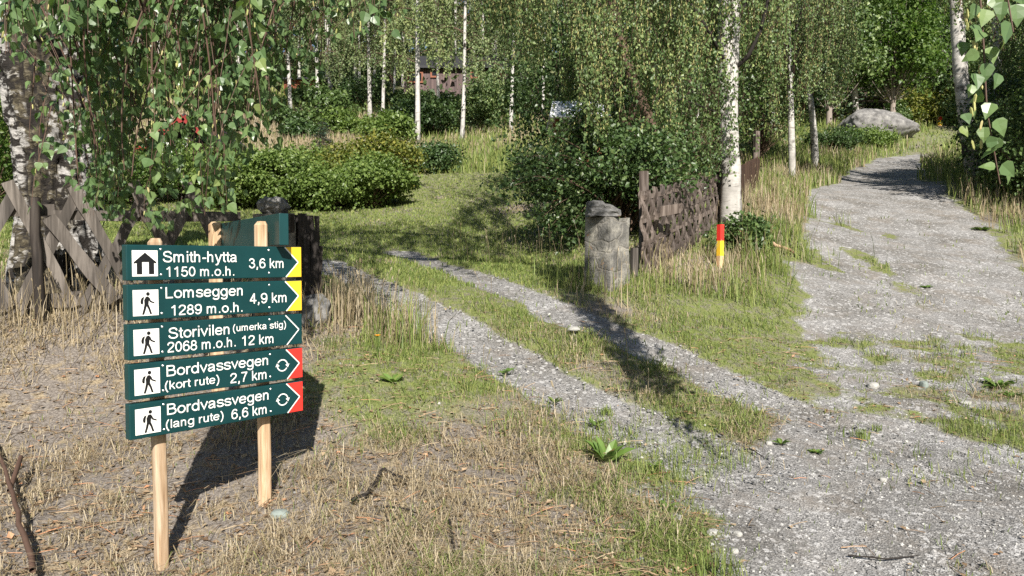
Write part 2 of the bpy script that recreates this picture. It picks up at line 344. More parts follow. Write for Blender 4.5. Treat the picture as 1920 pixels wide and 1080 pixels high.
def bark_old():
    m, nt = newmat('old_birch_bark'); o = obco(nt)
    n = noise(nt, o, 3.2, 6, .62, .8); nf = noise(nt, mapping(nt, o, (1, 1, 2.2)), 14, 5, .65, .5); nm = noise(nt, mapping(nt, o, (1, 1, .45)), 2.0, 4, .6, .6)
    fis = attr(nt, 'rnd').outputs['Fac']
    n4 = noise(nt, mapping(nt, o, (1, 1, 1.6)), 7, 5, .65, 1.2); n5 = noise(nt, mapping(nt, o, (1, 1, 5)), 9, 3, .6)
    base = ramp(nt, nf, [(.26, (.13, .122, .115)), (.42, (.235, .225, .215)), (.65, (.43, .415, .395))]); base = mixc(nt, ramp(nt, n5, [(.58, (0, 0, 0)), (.66, (.7, .7, .7))]), base, (.10, .09, .08))
    brown = ramp(nt, nf, [(.3, (.018, .015, .012)), (.5, (.062, .052, .034)), (.62, (.125, .108, .072)), (.72, (.30, .28, .24))])
    c = mixc(nt, ramp(nt, mth(nt, 'ADD', mth(nt, 'SUBTRACT', .10, mth(nt, 'MULTIPLY', mth(nt, 'ABSOLUTE', mth(nt, 'SUBTRACT', nd(nt, 'SeparateXYZ', {0: o}).outputs[0], .03)), .55)), mth(nt, 'ADD', mth(nt, 'MULTIPLY', nm, .55), mth(nt, 'MULTIPLY', n4, .45))), [(.455, (0, 0, 0)), (.50, (1, 1, 1))]), base, brown)
    c = mixc(nt, ramp(nt, mth(nt, 'ADD', mth(nt, 'MULTIPLY', n, .5), mth(nt, 'MULTIPLY', n4, .5)), [(.505, (0, 0, 0)), (.54, (1, 1, 1))]), c, (.020, .017, .015))
    c = mixc(nt, ramp(nt, fis, [(.06, (1, 1, 1)), (.16, (0, 0, 0))]), c, (.018, .015, .013))
    finish(nt, c, .85, mth(nt, 'ADD', mth(nt, 'MULTIPLY', n, -1.0), nf), .9, .03, .2); return m
M['bark_old'] = bark_old()
M['bark_brown'] = m_simple('brown_bark', (.10, .065, .045), .8, 9, .5, .5, stretch=(2, 2, .5))
M['bark_grey'] = m_simple('grey_bark', (.24, .20, .17), .8, 7, .4, .4, stretch=(2, 2, .5))
def stone(name, a, b, c3, scale=4, joint=0, lichen=True):
    m, nt = newmat(name); o = obco(nt); n = noise(nt, o, scale, 8, .65); n2 = noise(nt, o, scale * 5, 4, .6)
    c = ramp(nt, n, [(.3, a), (.5, b), (.68, c3)]); c = mixc(nt, .5, c, ramp(nt, n2, [(.3, (.6, .6, .6)), (.7, (1.3, 1.3, 1.3))]), 'MULTIPLY')
    h = mth(nt, 'ADD', n, mth(nt, 'MULTIPLY', n2, .4))
    if joint:
        dv = nd(nt, 'VectorMath', {0: o, 1: nd(nt, 'VectorMath', {0: nd(nt, 'TexNoise', {'Vector': o, 'Scale': 3.0}).outputs['Color'], 1: (.25, .25, .25)}, operation='MULTIPLY').outputs[0]}, operation='ADD').outputs[0]
        vo = nd(nt, 'TexVoronoi', {'Vector': mapping(nt, dv, (1, 1, 1.5)), 'Scale': joint}, feature='DISTANCE_TO_EDGE').outputs[0]
        cell = nd(nt, 'TexVoronoi', {'Vector': mapping(nt, dv, (1, 1, 1.5)), 'Scale': joint}).outputs['Color']
        cv = nd(nt, 'SeparateXYZ', {0: cell}).outputs[0]
        c = mixc(nt, 1.0, c, ramp(nt, cv, [(0, (.82, .81, .80)), (.6, (1, .99, .97)), (1, (1.3, 1.27, 1.2))]), 'MULTIPLY')
        c = mixc(nt, ramp(nt, vo, [(.01, (.45, .45, .45)), (.045, (0, 0, 0))]), c, (.22, .20, .17))
        h = mth(nt, 'ADD', h, mth(nt, 'MULTIPLY', ramp(nt, vo, [(0, (0, 0, 0)), (.06, (1, 1, 1))]), .2))
    if lichen:
        nl = noise(nt, o, 7, 3); c = mixc(nt, ramp(nt, nl, [(.66, (0, 0, 0)), (.72, (.8, .8, .8))]), c, (.30, .15, .06))
    finish(nt, c, .9, h, .8, .03, .15); return m
M['gatepost'] = stone('masonry', (.075, .073, .070), (.155, .150, .140), (.30, .285, .25), 5.2, 3.6)
M['rock'] = stone('rock', (.05, .05, .052), (.13, .128, .125), (.27, .26, .245), 5)
M['boulder'] = stone('boulder', (.075, .073, .07), (.17, .163, .155), (.29, .28, .26), 3.6, 0, False)
M['pale_stone'] = m_simple('pale_stone', (.33, .32, .295), .85, 12, .3, .3)
M['green_stone'] = m_simple('grey_green_stone', (.19, .22, .20), .8, 12, .35, .3)

# ground: gravel / straw / green / soil mixed by the painted zones
def ground_mat():
    m, nt = newmat('ground'); o = obco(nt); zc = nd(nt, 'SeparateColor', {0: attr(nt, 'zone').outputs['Color']})
    gr, dr, far = zc.outputs[0], zc.outputs[1], zc.outputs[2]
    nA = noise(nt, o, 1.7, 4); nB = noise(nt, o, 9, 4, .6); nC = noise(nt, o, 60, 3, .7)
    vor = nd(nt, 'TexVoronoi', {'Vector': o, 'Scale': 120.0, 'Randomness': 1.0}); vc = nd(nt, 'SeparateXYZ', {0: vor.outputs['Color']}).outputs[0]
    vor2 = nd(nt, 'TexVoronoi', {'Vector': o, 'Scale': 38.0}); vc2 = nd(nt, 'SeparateXYZ', {0: vor2.outputs['Color']}).outputs[1]
    grav = ramp(nt, vc, [(0, (.135, .131, .126)), (.5, (.205, .20, .192)), (.85, (.275, .268, .258)), (1, (.40, .39, .37))])
    grav = mixc(nt, 1.0, grav, ramp(nt, nA, [(.3, (.62, .60, .57)), (.7, (1.2, 1.2, 1.22))]), 'MULTIPLY')
    grav = mixc(nt, ramp(nt, vc2, [(.86, (0, 0, 0)), (.9, (.7, .7, .7))]), grav, (.46, .45, .44))
    grav = mixc(nt, ramp(nt, noise(nt, o, 2.6, 5, .65), [(.5, (0, 0, 0)), (.68, (.6, .6, .6))]), grav, (.20, .172, .143))
    soil = ramp(nt, nC, [(.3, (.085, .071, .060)), (.5, (.165, .143, .123)), (.7, (.29, .258, .226))])
    straw = ramp(nt, nC, [(.3, (.15, .115, .075)), (.52, (.27, .215, .14)), (.7, (.37, .305, .205))])
    straw = mixc(nt, ramp(nt, nB, [(.34, (0, 0, 0)), (.48, (1, 1, 1))]), straw, soil)
    green = ramp(nt, nC, [(.3, (.09, .112, .036)), (.55, (.168, .188, .065)), (.72, (.26, .255, .105))])
    green = mixc(nt, ramp(nt, nB, [(.44, (0, 0, 0)), (.62, (.75, .75, .75))]), green, mixc(nt, .5, soil, straw))
    c = mixc(nt, ramp(nt, dr, [(.28, (0, 0, 0)), (.62, (1, 1, 1))]), green, straw)
    gf = mth(nt, 'ADD', gr, mth(nt, 'MULTIPLY', mth(nt, 'SUBTRACT', nB, .5), .5))
    c = mixc(nt, ramp(nt, gf, [(.38, (0, 0, 0)), (.58, (1, 1, 1))]), c, grav)
    h = mth(nt, 'ADD', mth(nt, 'MULTIPLY', vor.outputs['Distance'], .6), mth(nt, 'ADD', mth(nt, 'MULTIPLY', nC, .6), nB))
    finish(nt, c, .92, h, .55, .018, .15); return m
M['ground'] = ground_mat()
def grass_mat():
    m, nt = newmat('grass_blade'); r = attr(nt, 'rnd').outputs['Fac']   # 0..1 green, 1..2 straw
    c = ramp(nt, mth(nt, 'MULTIPLY', r, .5), [(0, (.090, .135, .034)), (.25, (.175, .228, .058)), (.48, (.30, .32, .105)), (.54, (.27, .215, .125)), (.75, (.36, .29, .18)), (1, (.50, .43, .31))])
    p = nd(nt, 'BsdfPrincipled', {'Base Color': c, 'Roughness': .55, 'Specular IOR Level': .25}); t = nd(nt, 'BsdfTranslucent', {'Color': c})
    nd(nt, 'OutputMaterial', {0: nd(nt, 'MixShader', {0: .3, 1: p.outputs[0], 2: t.outputs[0]}).outputs[0]}); return m
M['grass'] = grass_mat()

# ------------------------------------------------------------------ ground sheet, cut into ground / road / tracks along the zones
def build_ground():
    ys = np.concatenate([np.arange(-14, 1.9, .5), np.arange(2, 7, .035), np.arange(7, 14, .07), np.arange(14, 30, .25), np.arange(30, 60, .7), np.arange(60, 240, 5.)])
    us = np.concatenate([[-9, -6, -4, -2.6, -1.8, -1.3], np.linspace(-1, 1, 340), [1.3, 1.8, 2.6, 4, 6, 9]])
    w = .8 * np.maximum(ys, 2) + 1.2
    X = us[None, :] * w[:, None]; Y = np.repeat(ys[:, None], len(us), 1)
    Z = G(X, Y); tl, tr, rd, ap, trail = zones(X, Y)
    grv = np.maximum.reduce([tl, tr, rd, ap, trail]); dr = dryness(X, Y)
    Z = Z - .03 * np.maximum(tl, tr) + grv * .012 * (fbm(X * 14, Y * 14, oct=2, seed=77) - .5)
    ny, nx = X.shape; i = np.arange(ny - 1)[:, None]; j = np.arange(nx - 1)[None, :]
    q = np.stack([i * nx + j, i * nx + j + 1, (i + 1) * nx + j + 1, (i + 1) * nx + j], -1).reshape(-1, 4)
    st = np.stack([np.full(X.shape, .5), tl, tr, np.maximum(rd, ap)], -1).reshape(-1, 4)
    own = np.argmax(st[q].mean(1), 1)
    V = np.stack([X, Y, Z], -1).reshape(-1, 3); zc = np.stack([grv, dr, np.zeros_like(grv), np.ones_like(grv)], -1).reshape(-1, 4)
    for k, (nm, lab) in enumerate([('ground', 'grassy sloping ground with dry bank, lawn and wooded hillside'), ('wheel_track', 'gravel wheel track nearer the signpost'), ('wheel_track', 'gravel wheel track nearer the stone gatepost'), ('gravel_road', 'grey gravel road climbing the hill')]):
        f = q[own == k]; used = np.unique(f); remap = np.zeros(len(V), int); remap[used] = np.arange(len(used))
        mb = MB(); mb.add(V[used], remap[f]); ob = mb.build(nm, M['ground'], smooth=True)
        at = ob.data.attributes.new('zone', 'FLOAT_COLOR', 'POINT'); at.data.foreach_set('color', zc[used].astype(np.float32).ravel())
        tag(ob, lab, None, None, 'structure')
build_ground()

# ------------------------------------------------------------------ signpost
AX = np.array([-1.5646, 3.0, 0]); UX = np.array([.66893, .74333, 0]); NX = np.array([.74333, -.66893, 0]); VX = np.array([0, 0, 1.])
def SP(u, v, n=0.): return AX + UX * u + VX * v + NX * n
SB = np.array([UX, VX, NX])
sign = thing('trail_signpost', SP(.4, .36, -.08), 'wooden trail signpost with five dark green direction boards and one board turned away', 'signpost')
def bevel_box(name, c, half, ax, mat, parent, bev=.004):
    mb = MB(); box(mb, c, half, ax); o = mb.build(name, mat, parent)
    bm = bmesh.new(); bm.from_mesh(o.data); bmesh.ops.bevel(bm, geom=bm.edges[:], offset=bev, segments=2, affect='EDGES', profile=.6); bm.to_mesh(o.data); bm.free(); return o
def sign_pole(c, z0, z1, label, w=.052):
    r = .014; h = w / 2; a = []
    for cx, cy, t0 in ((h - r, h - r, 0), (-h + r, h - r, 90), (-h + r, -h + r, 180), (h - r, -h + r, 270)):
        for t in (0, 30, 60, 90): a.append((cx + r * math.cos(R(t0 + t)), cy + r * math.sin(R(t0 + t))))
    a = np.array(a); n = len(a); V = []; zz = [z0, z0 + (z1 - z0) * .3, z0 + (z1 - z0) * .6, z1 - .018, z1]
    for i, z in enumerate(zz):
        k = 1 if i < 4 else .62
        V.append(np.c_[a * k, np.full(n, z)] @ np.array([UX, NX, VX]) + np.array([c[0] + .004 * math.sin(i * 2.1), c[1], 0]))
    mb = MB(); q = [(i * n + k, i * n + (k + 1) % n, (i + 1) * n + (k + 1) % n, (i + 1) * n + k) for i in range(len(zz) - 1) for k in range(n)]
    mb.add(np.vstack(V), [np.array(q), np.array([[4 * n + k for k in range(n)]])], rng.random()); o = mb.build('post', M['wood_post'], sign); o['label'] = label
PL = SP(.148, 0, -.045 - .034); PR = SP(.64, 0, -.045 - .034)
sign_pole(PL, g(PL[0], PL[1]) - .25, 1.685, 'front post at the pictogram end, its top just above the boards')
sign_pole(PR, g(PR[0], PR[1]) - .25, 1.775, 'tall front post at the arrow end')
PB = P(405, 500, 4.45)
sign_pole(PB, g(PB[0], PB[1]) - .25, P(405, 416, 4.45)[2], 'rear post standing behind the boards', .066)

# sans-serif letters drawn as strokes of even weight (cap height 1, x-height .725)
def _el(cx, cy, rx, ry, n=28): return [(cx + rx * math.cos(2 * math.pi * i / n), cy + ry * math.sin(2 * math.pi * i / n)) for i in range(n + 1)]
_six = [(.64,.77),(.58,.88),(.47,.94),(.33,.92),(.19,.80),(.12,.62),(.105,.40),(.15,.18),(.26,.075),(.40,.05),(.54,.09),(.65,.20),(.67,.33),(.62,.48),(.51,.57),(.39,.60),(.25,.56),(.15,.45),(.12,.36)]
_par = [(.36,1.02),(.22,.80),(.13,.52),(.12,.36),(.15,.12),(.24,-.11),(.36,-.29)]
_arch = [(.12,.40),(.18,.58),(.30,.665),(.44,.655),(.53,.58),(.55,.46),(.55,.2),(.55,0)]
GLYPH = {' ': (.39, []), '-': (.465, [('l', [(.06,.36),(.41,.36)])]), '.': (.39, [('l', [(.195,0),(.195,.14)])]), ',': (.39, [('l', [(.20,.14),(.20,0),(.14,-.16)])]),
 '(': (.465, [('c', _par)]), ')': (.465, [('c', [(.465 - x, y) for x, y in _par])]),
 'S': (.93, [('c', [(.78,.72),(.71,.86),(.56,.935),(.41,.935),(.25,.89),(.16,.78),(.18,.65),(.29,.57),(.47,.515),(.66,.46),(.79,.36),(.81,.24),(.73,.12),(.58,.06),(.42,.06),(.25,.10),(.14,.21),(.11,.31)])]),
 'm': (1.163, [('l', [(.12,0),(.12,.725)]), ('c', [(.12,.40),(.17,.58),(.28,.665),(.41,.655),(.49,.58),(.515,.46),(.515,.2),(.515,0)]), ('c', [(.515,.40),(.57,.58),(.68,.665),(.81,.655),(.89,.58),(.915,.46),(.915,.2),(.915,0)])]),
 'n': (.776, [('l', [(.12,0),(.12,.725)]), ('c', _arch)]), 'h': (.776, [('l', [(.12,0),(.12,1)]), ('c', _arch)]), 'r': (.465, [('l', [(.12,0),(.12,.725)]), ('c', [(.12,.36),(.16,.53),(.26,.65),(.43,.665)])]),
 'i': (.31, [('l', [(.155,0),(.155,.725)]), ('l', [(.155,.86),(.155,1)])]), 'l': (.31, [('l', [(.155,0),(.155,1)])]),
 't': (.388, [('c', [(.19,.93),(.19,.5),(.19,.22),(.215,.10),(.28,.055),(.38,.06)]), ('l', [(.02,.665),(.37,.665)])]),
 'y': (.698, [('l', [(.065,.725),(.35,.0)]), ('c', [(.635,.725),(.46,.27),(.34,-.03),(.27,-.18),(.19,-.235),(.07,-.225)])]), 'v': (.698, [('l', [(.06,.725),(.35,.06),(.64,.725)])]),
 'k': (.698, [('l', [(.13,0),(.13,1)]), ('l', [(.58,.725),(.15,.27)]), ('l', [(.29,.43),(.62,0)])]), 'u': (.776, [('l', [(.61,0),(.61,.725)]), ('c', [(.61,.32),(.55,.14),(.42,.06),(.28,.065),(.19,.14),(.165,.27),(.165,.5),(.165,.725)])]),
 'o': (.776, [('c', _el(.388, .362, .29, .305))]), 'e': (.776, [('l', [(.10,.375),(.66,.375)]), ('c', [(.665,.375),(.635,.53),(.53,.645),(.385,.67),(.23,.63),(.12,.50),(.09,.35),(.125,.19),(.235,.085),(.385,.055),(.53,.085),(.64,.19)])]),
 'd': (.776, [('c', _el(.36, .362, .27, .305)), ('l', [(.63,0),(.63,1)])]), 'g': (.776, [('c', _el(.36, .362, .27, .305)), ('c', [(.63,.725),(.63,.3),(.625,-.06),(.57,-.19),(.45,-.245),(.30,-.24),(.17,-.19),(.12,-.11)])]),
 'a': (.776, [('c', [(.10,.50),(.15,.61),(.26,.665),(.40,.66),(.53,.61),(.575,.50),(.575,.30),(.58,.12),(.63,0)]), ('c', [(.575,.415),(.44,.375),(.26,.35),(.14,.30),(.095,.19),(.15,.085),(.27,.05),(.41,.085),(.53,.17),(.575,.28)])]),
 's': (.698, [('c', [(.60,.52),(.54,.63),(.40,.668),(.25,.66),(.13,.60),(.105,.50),(.18,.42),(.36,.375),(.53,.32),(.615,.22),(.58,.12),(.47,.06),(.34,.055),(.19,.08),(.10,.17),(.08,.23)])]),
 'B': (.93, [('l', [(.165,0),(.165,1)]), ('c', [(.165,.935),(.36,.935),(.54,.932),(.68,.89),(.74,.76),(.69,.62),(.54,.548),(.36,.545),(.165,.545)]), ('c', [(.5,.545),(.66,.525),(.79,.44),(.83,.30),(.78,.15),(.64,.075),(.46,.065),(.3,.065),(.165,.065)])]),
 'L': (.776, [('l', [(.16,1),(.16,.065),(.72,.065)])]), '0': (.776, [('c', _el(.388, .5, .275, .435))]), '1': (.776, [('l', [(.45,0),(.45,1)]), ('l', [(.43,.94),(.32,.83),(.16,.75)])]),
 '2': (.776, [('c', [(.115,.69),(.15,.83),(.26,.92),(.40,.94),(.55,.91),(.65,.81),(.66,.69),(.58,.55),(.42,.41),(.25,.27),(.15,.15),(.12,.07)]), ('l', [(.07,.065),(.69,.065)])]),
 '3': (.776, [('c', [(.12,.74),(.17,.86),(.28,.935),(.43,.93),(.56,.86),(.60,.74),(.55,.61),(.43,.545),(.31,.535)]), ('c', [(.31,.535),(.46,.525),(.60,.45),(.665,.31),(.62,.17),(.51,.08),(.37,.05),(.23,.09),(.13,.18),(.10,.28)])]),
 '4': (.776, [('l', [(.51,0),(.51,1)]), ('l', [(.50,.96),(.10,.30)]), ('l', [(.05,.295),(.73,.295)])]), '5': (.776, [('l', [(.64,.935),(.21,.935),(.135,.47)]), ('c', [(.135,.47),(.25,.57),(.38,.605),(.53,.57),(.65,.45),(.67,.31),(.61,.16),(.49,.07),(.35,.05),(.21,.10),(.13,.19),(.095,.27)])]),
 '6': (.776, [('c', _six)]), '9': (.776, [('c', [(.775 - x, .99 - y) for x, y in _six])]), '7': (.776, [('l', [(.07,.935),(.70,.935)]), ('c', [(.67,.93),(.53,.73),(.41,.49),(.32,.24),(.28,0)])]), '8': (.776, [('c', _el(.388, .725, .215, .21)), ('c', _el(.388, .29, .28, .235))])}
def _smooth(p, k=5):
    p = np.array(p); closed = np.allclose(p[0], p[-1]); q = np.vstack([p[-2] if closed else 2 * p[0] - p[1], p, p[1] if closed else 2 * p[-1] - p[-2]]); out = []
    for i in range(1, len(q) - 2):
        for t in np.arange(k) / k: out.append(.5 * (2 * q[i] + (q[i + 1] - q[i - 1]) * t + (2 * q[i - 1] - 5 * q[i] + 4 * q[i + 1] - q[i + 2]) * t * t + (3 * q[i] - q[i - 1] - 3 * q[i + 1] + q[i + 2]) * t ** 3))
    return np.vstack([out, p[-1]])
def text_strokes(txt, w=.125):
    x = 0; out = []
    for ch in txt:
        adv, st = GLYPH[ch]
        for kind, p in st:
            p = np.array(p, float) if kind == 'l' else _smooth(p); closed = len(p) > 3 and np.allclose(p[0], p[-1])
            d = nrm(np.diff(p, axis=0)); n = np.c_[-d[:, 1], d[:, 0]]; a = np.vstack([n[:1], n]); b = np.vstack([n, n[-1:]])
            if closed: a[0] = n[-1]; b[-1] = n[0]
            mt_ = nrm(a + b); mt_ = mt_ / np.maximum((mt_ * b).sum(1, keepdims=True), .55); L_ = p + mt_ * w / 2; R_ = p - mt_ * w / 2; k = len(p)
            out.append((np.vstack([L_, R_]) + [x, 0], np.array([(i + k, i + 1 + k, i + 1, i) for i in range(k - 1)])))
        x += adv
    return out
def lettering(mb, txt, u0, u1, base, cap):
    st = text_strokes(txt); lo = min(v[:, 0].min() for v, _ in st); hi = max(v[:, 0].max() for v, _ in st)
    for i, (v, f) in enumerate(st):
        u = u0 + (v[:, 0] - lo) / (hi - lo) * (u1 - u0); vv = base + v[:, 1] * cap; mb.add(np.array([SP(a, b, .0012 + .00012 * (i % 5)) for a, b in zip(u, vv)]), f)
def flat(mb, uv, n, polys):
    uv = np.asarray(uv, float); V = np.array([SP(a, b, n) for a, b in uv])
    by = {}
    for p in polys: by.setdefault(len(p), []).append(p)
    mb.add(V, [np.array(f) for f in by.values()])
def disc(c, r, k=24): return [(c[0] + r * math.cos(2 * math.pi * i / k), c[1] + r * math.sin(2 * math.pi * i / k)) for i in range(k)]
def ngon(mb, pts, n): flat(mb, pts, n, [tuple(range(len(pts)))])
def stroke(mb, a, b, w, n):
    a = np.array(a); b = np.array(b); d = nrm(b - a); s = np.array([-d[1], d[0]]) * w / 2; ngon(mb, [a - s, b - s, b + s, a + s], n)
HIKER = [[(.60,.66),(.70,.735),(.735,.70),(.72,.60),(.62,.50),(.61,.42),(.70,.22),(.745,.03),(.665,.03),(.60,.23),(.53,.34),(.47,.20),(.40,.03),(.32,.05),(.39,.24),(.445,.42),(.46,.60),(.52,.70)][:0] or
         [(.50,.735),(.59,.745),(.655,.68),(.70,.575),(.845,.50),(.83,.455),(.66,.52),(.615,.585),(.60,.44),(.66,.30),(.735,.06),(.655,.05),(.59,.25),(.525,.37),(.485,.22),(.42,.04),(.34,.05),(.40,.25),(.44,.44),(.43,.60)],
         [(.30,.62),(.345,.70),(.44,.735),(.40,.60),(.385,.44),(.31,.45),(.285,.53)]]
HOUSE = [(.06,.55),(.5,.92),(.94,.55),(.94,.49),(.86,.52),(.86,.08),(.64,.08),(.64,.55),(.38,.55),(.38,.08),(.16,.08),(.16,.52),(.06,.49)]
BOARDS = [
 ('green board reading Smith-hytta 1150 m.o.h. 3,6 km with yellow tip', 1.508, 'house', 'yellow', [('Smith-hytta', .146, .474, 1.5825, .0475), ('1150 m.o.h.', .1595, .461, 1.5213, .0425), ('3,6 km', .533, .709, 1.5535, .0455)]),
 ('green board reading Lomseggen 1289 m.o.h. 4,9 km with yellow tip', 1.345, 'hiker', 'yellow', [('Lomseggen', .1545, .500, 1.4300, .0475), ('1289 m.o.h.', .177, .498, 1.3562, .044), ('4,9 km', .535, .723, 1.3898, .0475)]),
 ('green board reading Storivilen 2068 m.o.h. 12 km with white arrow outline', 1.182, 'hiker', None, [('Storivilen', .163, .434, 1.2580, .0475), ('(umerka stig)', .451, .7185, 1.2680, .032), ('2068 m.o.h.', .158, .4625, 1.2000, .0445), ('12 km', .494, .651, 1.1990, .0455)]),
 ('green board reading Bordvassvegen kort rute 2,7 km with red tip', 1.0175, 'hiker', 'red', [('Bordvassvegen', .1525, .622, 1.0988, .0475), ('(kort rute)', .1445, .383, 1.0430, .037), ('2,7 km', .435, .613, 1.0338, .0455)]),
 ('green board reading Bordvassvegen lang rute 6,6 km with red tip', .853, 'hiker', 'red', [('Bordvassvegen', .1515, .622, .9346, .0475), ('(lang rute)', .1455, .400, .8775, .037), ('6,6 km', .4375, .611, .8694, .0455)])]
BW, BH, BT = .807, .147, .045
for lab, v0, pic, tip, texts in BOARDS:
    b = bevel_box('sign_board', SP(BW / 2, v0 + BH / 2, -BT / 2), (BW / 2, BH / 2, BT / 2), SB, M['sign_green'], sign); b['label'] = lab
    for t, u0, u1, bv, cap in texts: mb = MB(); lettering(mb, t, u0, u1, bv, cap); mb.build('lettering', M['white'], b)
    px0, pv0, ps = .0225, v0 + .017, .102
    mb = MB(); box(mb, SP(px0 + ps / 2, pv0 + ps * .525, .0008), (ps / 2, ps * .525, .0008), SB); mb.build('pictogram_panel', M['white'], b)
    mb = MB()
    tr_ = lambda pts: [(px0 + x * ps, pv0 + y * ps * 1.05) for x, y in pts]
    if pic == 'house': ngon(mb, tr_([(.06,.49),(.06,.55),(.5,.92),(.94,.55),(.94,.49),(.86,.51),(.64,.55),(.38,.55),(.16,.51)]), .0024); ngon(mb, tr_([(.17,.08),(.38,.08),(.38,.551),(.17,.511)]), .0025); ngon(mb, tr_([(.64,.08),(.85,.08),(.85,.511),(.64,.551)]), .0025)
    else:
        for poly in HIKER: ngon(mb, tr_(poly), .0024)
        ngon(mb, tr_(disc((.585, .84), .073)), .0024)
    mb.build('pictogram', M['black'], b)
    c0, c1, c2 = (.7165, v0 + BH - .003), (.788, v0 + BH / 2 - .001), (.7215, v0 + .002)
    if tip:
        mb = MB(); ngon(mb, [c0, c1, c2, (BW - .002, v0 + .002), (BW - .002, v0 + BH - .002)][::1], .0012); mb.build('arrow_tip', M[tip], b)
    mb = MB(); w = .0055; stroke(mb, c0, c1, w, .0018); stroke(mb, c1, c2, w, .0020); mb.build('arrow_line', M['white'], b)
    if tip == 'red':
        mb = MB(); cx, cy, rr = .697, v0 + .0705, .0265
        for s0 in (0, 180):
            A0, A1 = s0 + 8, s0 + 150; th = [R(A0 + (A1 - A0) * i / 20) for i in range(21)]
            pts = [(cx + (rr + .0028) * math.cos(t), cy + (rr + .0028) * math.sin(t)) for t in th] + [(cx + (rr - .0028) * math.cos(t), cy + (rr - .0028) * math.sin(t)) for t in th[::-1]]
            n = 21; flat(mb, pts, .0013, [(i, i + 1, 2 * n - 2 - i, 2 * n - 1 - i) for i in range(n - 1)])
            t = th[0]; tx, ty = math.sin(t), -math.cos(t); q = (cx + rr * math.cos(t), cy + rr * math.sin(t)); rx_, ry_ = math.cos(t), math.sin(t)
            t += R(8)
            ngon(mb, [(q[0] - rx_ * .011, q[1] - ry_ * .011 + ty * 0), (q[0] + tx * .016, q[1] + ty * .016), (q[0] + rx_ * .011, q[1] + ry_ * .011)], .0019)
        mb.build('loop_symbol', M['white'], b)
    for bu in (.139, .635):
        for dv in (.023, .129):
            mb = MB(); c = SP(bu, v0 + dv, 0); k = 10
            ringv = [c + UX * .0052 * math.cos(2 * math.pi * i / k) + VX * .0052 * math.sin(2 * math.pi * i / k) for i in range(k)]
            V = ringv + [p * .4 + (c + NX * .004) * .6 for p in ringv] + [c + NX * .0045]
            mb.add(V, [np.array([(i, (i + 1) % k, k + (i + 1) % k, k + i) for i in range(k)]), np.array([(k + i, k + (i + 1) % k, 2 * k) for i in range(k)])]); mb.build('bolt', M['bolt'], b, smooth=True)
# the board turned away, seen from behind: a folded sheet on the tall post and the rear post
e0, e1 = P(409, 418, 4.50), P(523, 399, 3.44)
d2 = nrm(np.array([e1[0] - e0[0], e1[1] - e0[1], 0])); n2 = np.array([d2[1], -d2[0], 0])
if n2[1] > 0: n2 = -n2
Lb = np.linalg.norm((e1 - e0)[:2]); m0 = (e0 + e1) / 2 - n2 * .022
rb = bevel_box('rear_board', [m0[0], m0[1], 1.7345], (Lb / 2, .022, .0735), np.array([d2, n2, VX]), M['sign_green'], sign, .003); rb['label'] = 'green board turned away, its blank back between the post tops'

# ------------------------------------------------------------------ lattice fence on the left
fa, fb_ = P(-170, 600, 5.35), P(455, 600, 6.75)
fd = nrm(np.array([fb_[0] - fa[0], fb_[1] - fa[1], 0])); fn = np.array([fd[1], -fd[0], 0]); fl = np.linalg.norm((fb_ - fa)[:2])
def FP(s, h, n=0):
    x, y = fa[0] + fd[0] * s + fn[0] * n, fa[1] + fd[1] * s + fn[1] * n
    return np.array([x, y, g(fa[0] + fd[0] * s, fa[1] + fd[1] * s) + h])
lat = thing('lattice_fence', FP(.9, 0), 'old grey criss-cross board fence standing before the thick birch', 'fence')
r_ = np.random.default_rng(3)
def rnd_post(name, p, q, r, mat, parent, seed=0):
    rr = np.random.default_rng(seed); t = np.linspace(0, 1, 9)[:, None]; path = p + (q - p) * t + rr.normal(0, r * .12, (9, 3)) * np.array([1, 1, 0])
    mb = MB(); tubes(mb, path, r * (1.05 - .12 * t[:, 0]), 10, rr.random()); V = path[-1]; k = mb.n
    mb.add([V + np.array([r * .9 * math.cos(a), r * .9 * math.sin(a), .004]) for a in np.arange(10) * .628], np.array([list(range(10))]))
    return mb.build(name, mat, parent, smooth=True)
s_post = np.linalg.norm((P(68, 600, 5.6) - fa)[:2])
for s in (s_post, s_post + 1.95): rnd_post('post', FP(s, -.2, .075), FP(s - .015, .93, .07), .04, M['wood_black'], lat, int(s * 10))
for s0, s1, h in ((0, s_post + .12, .86), (s_post + .1, fl, .80), (0, s_post + .3, .16), (s_post - .25, s_post + .85, .13), (s_post + 1, fl, .2)):
    mb = MB(); plank(mb, FP(s0, h, -.03), FP(s1, h - .02, -.03), .085, .03, fn, seg=6, wob=.004, seed=int(s0 * 10)); mb.build('rail', M['wood_grey'], lat)
bs = [(.0, 1.02, .42, .42), (s_post - .30, 1.08, .27, .74)]
pos = s_post - .62; k = 0
while pos < fl - .35:
    dl, tp, bt = .46 + r_.uniform(-.04, .04), 1.08 + r_.uniform(-.07, .06), .05 + r_.uniform(-.05, .08)
    mb = MB(); plank(mb, FP(pos, tp, .03), FP(pos + dl, bt, .035), .088 + r_.uniform(-.012, .008), .025, fn, seg=7, wob=.006, seed=k); mb.build('cross_board', M['wood_grey'], lat)
    if k not in (4,):
        mb = MB(); plank(mb, FP(pos + dl + .06, tp - .03, 0), FP(pos + .02, bt - .05, .004), .085, .024, fn, seg=7, wob=.006, seed=k + 50); mb.build('cross_board', M['wood_grey'], lat)
    pos += .43; k += 1
mb = MB(); plank(mb, FP(s_post + .07, .78, .06), FP(s_post + .52, .10, .065), .10, .026, fn, seg=6, wob=.006, seed=91); mb.build('cross_board', M['wood_grey'], lat)

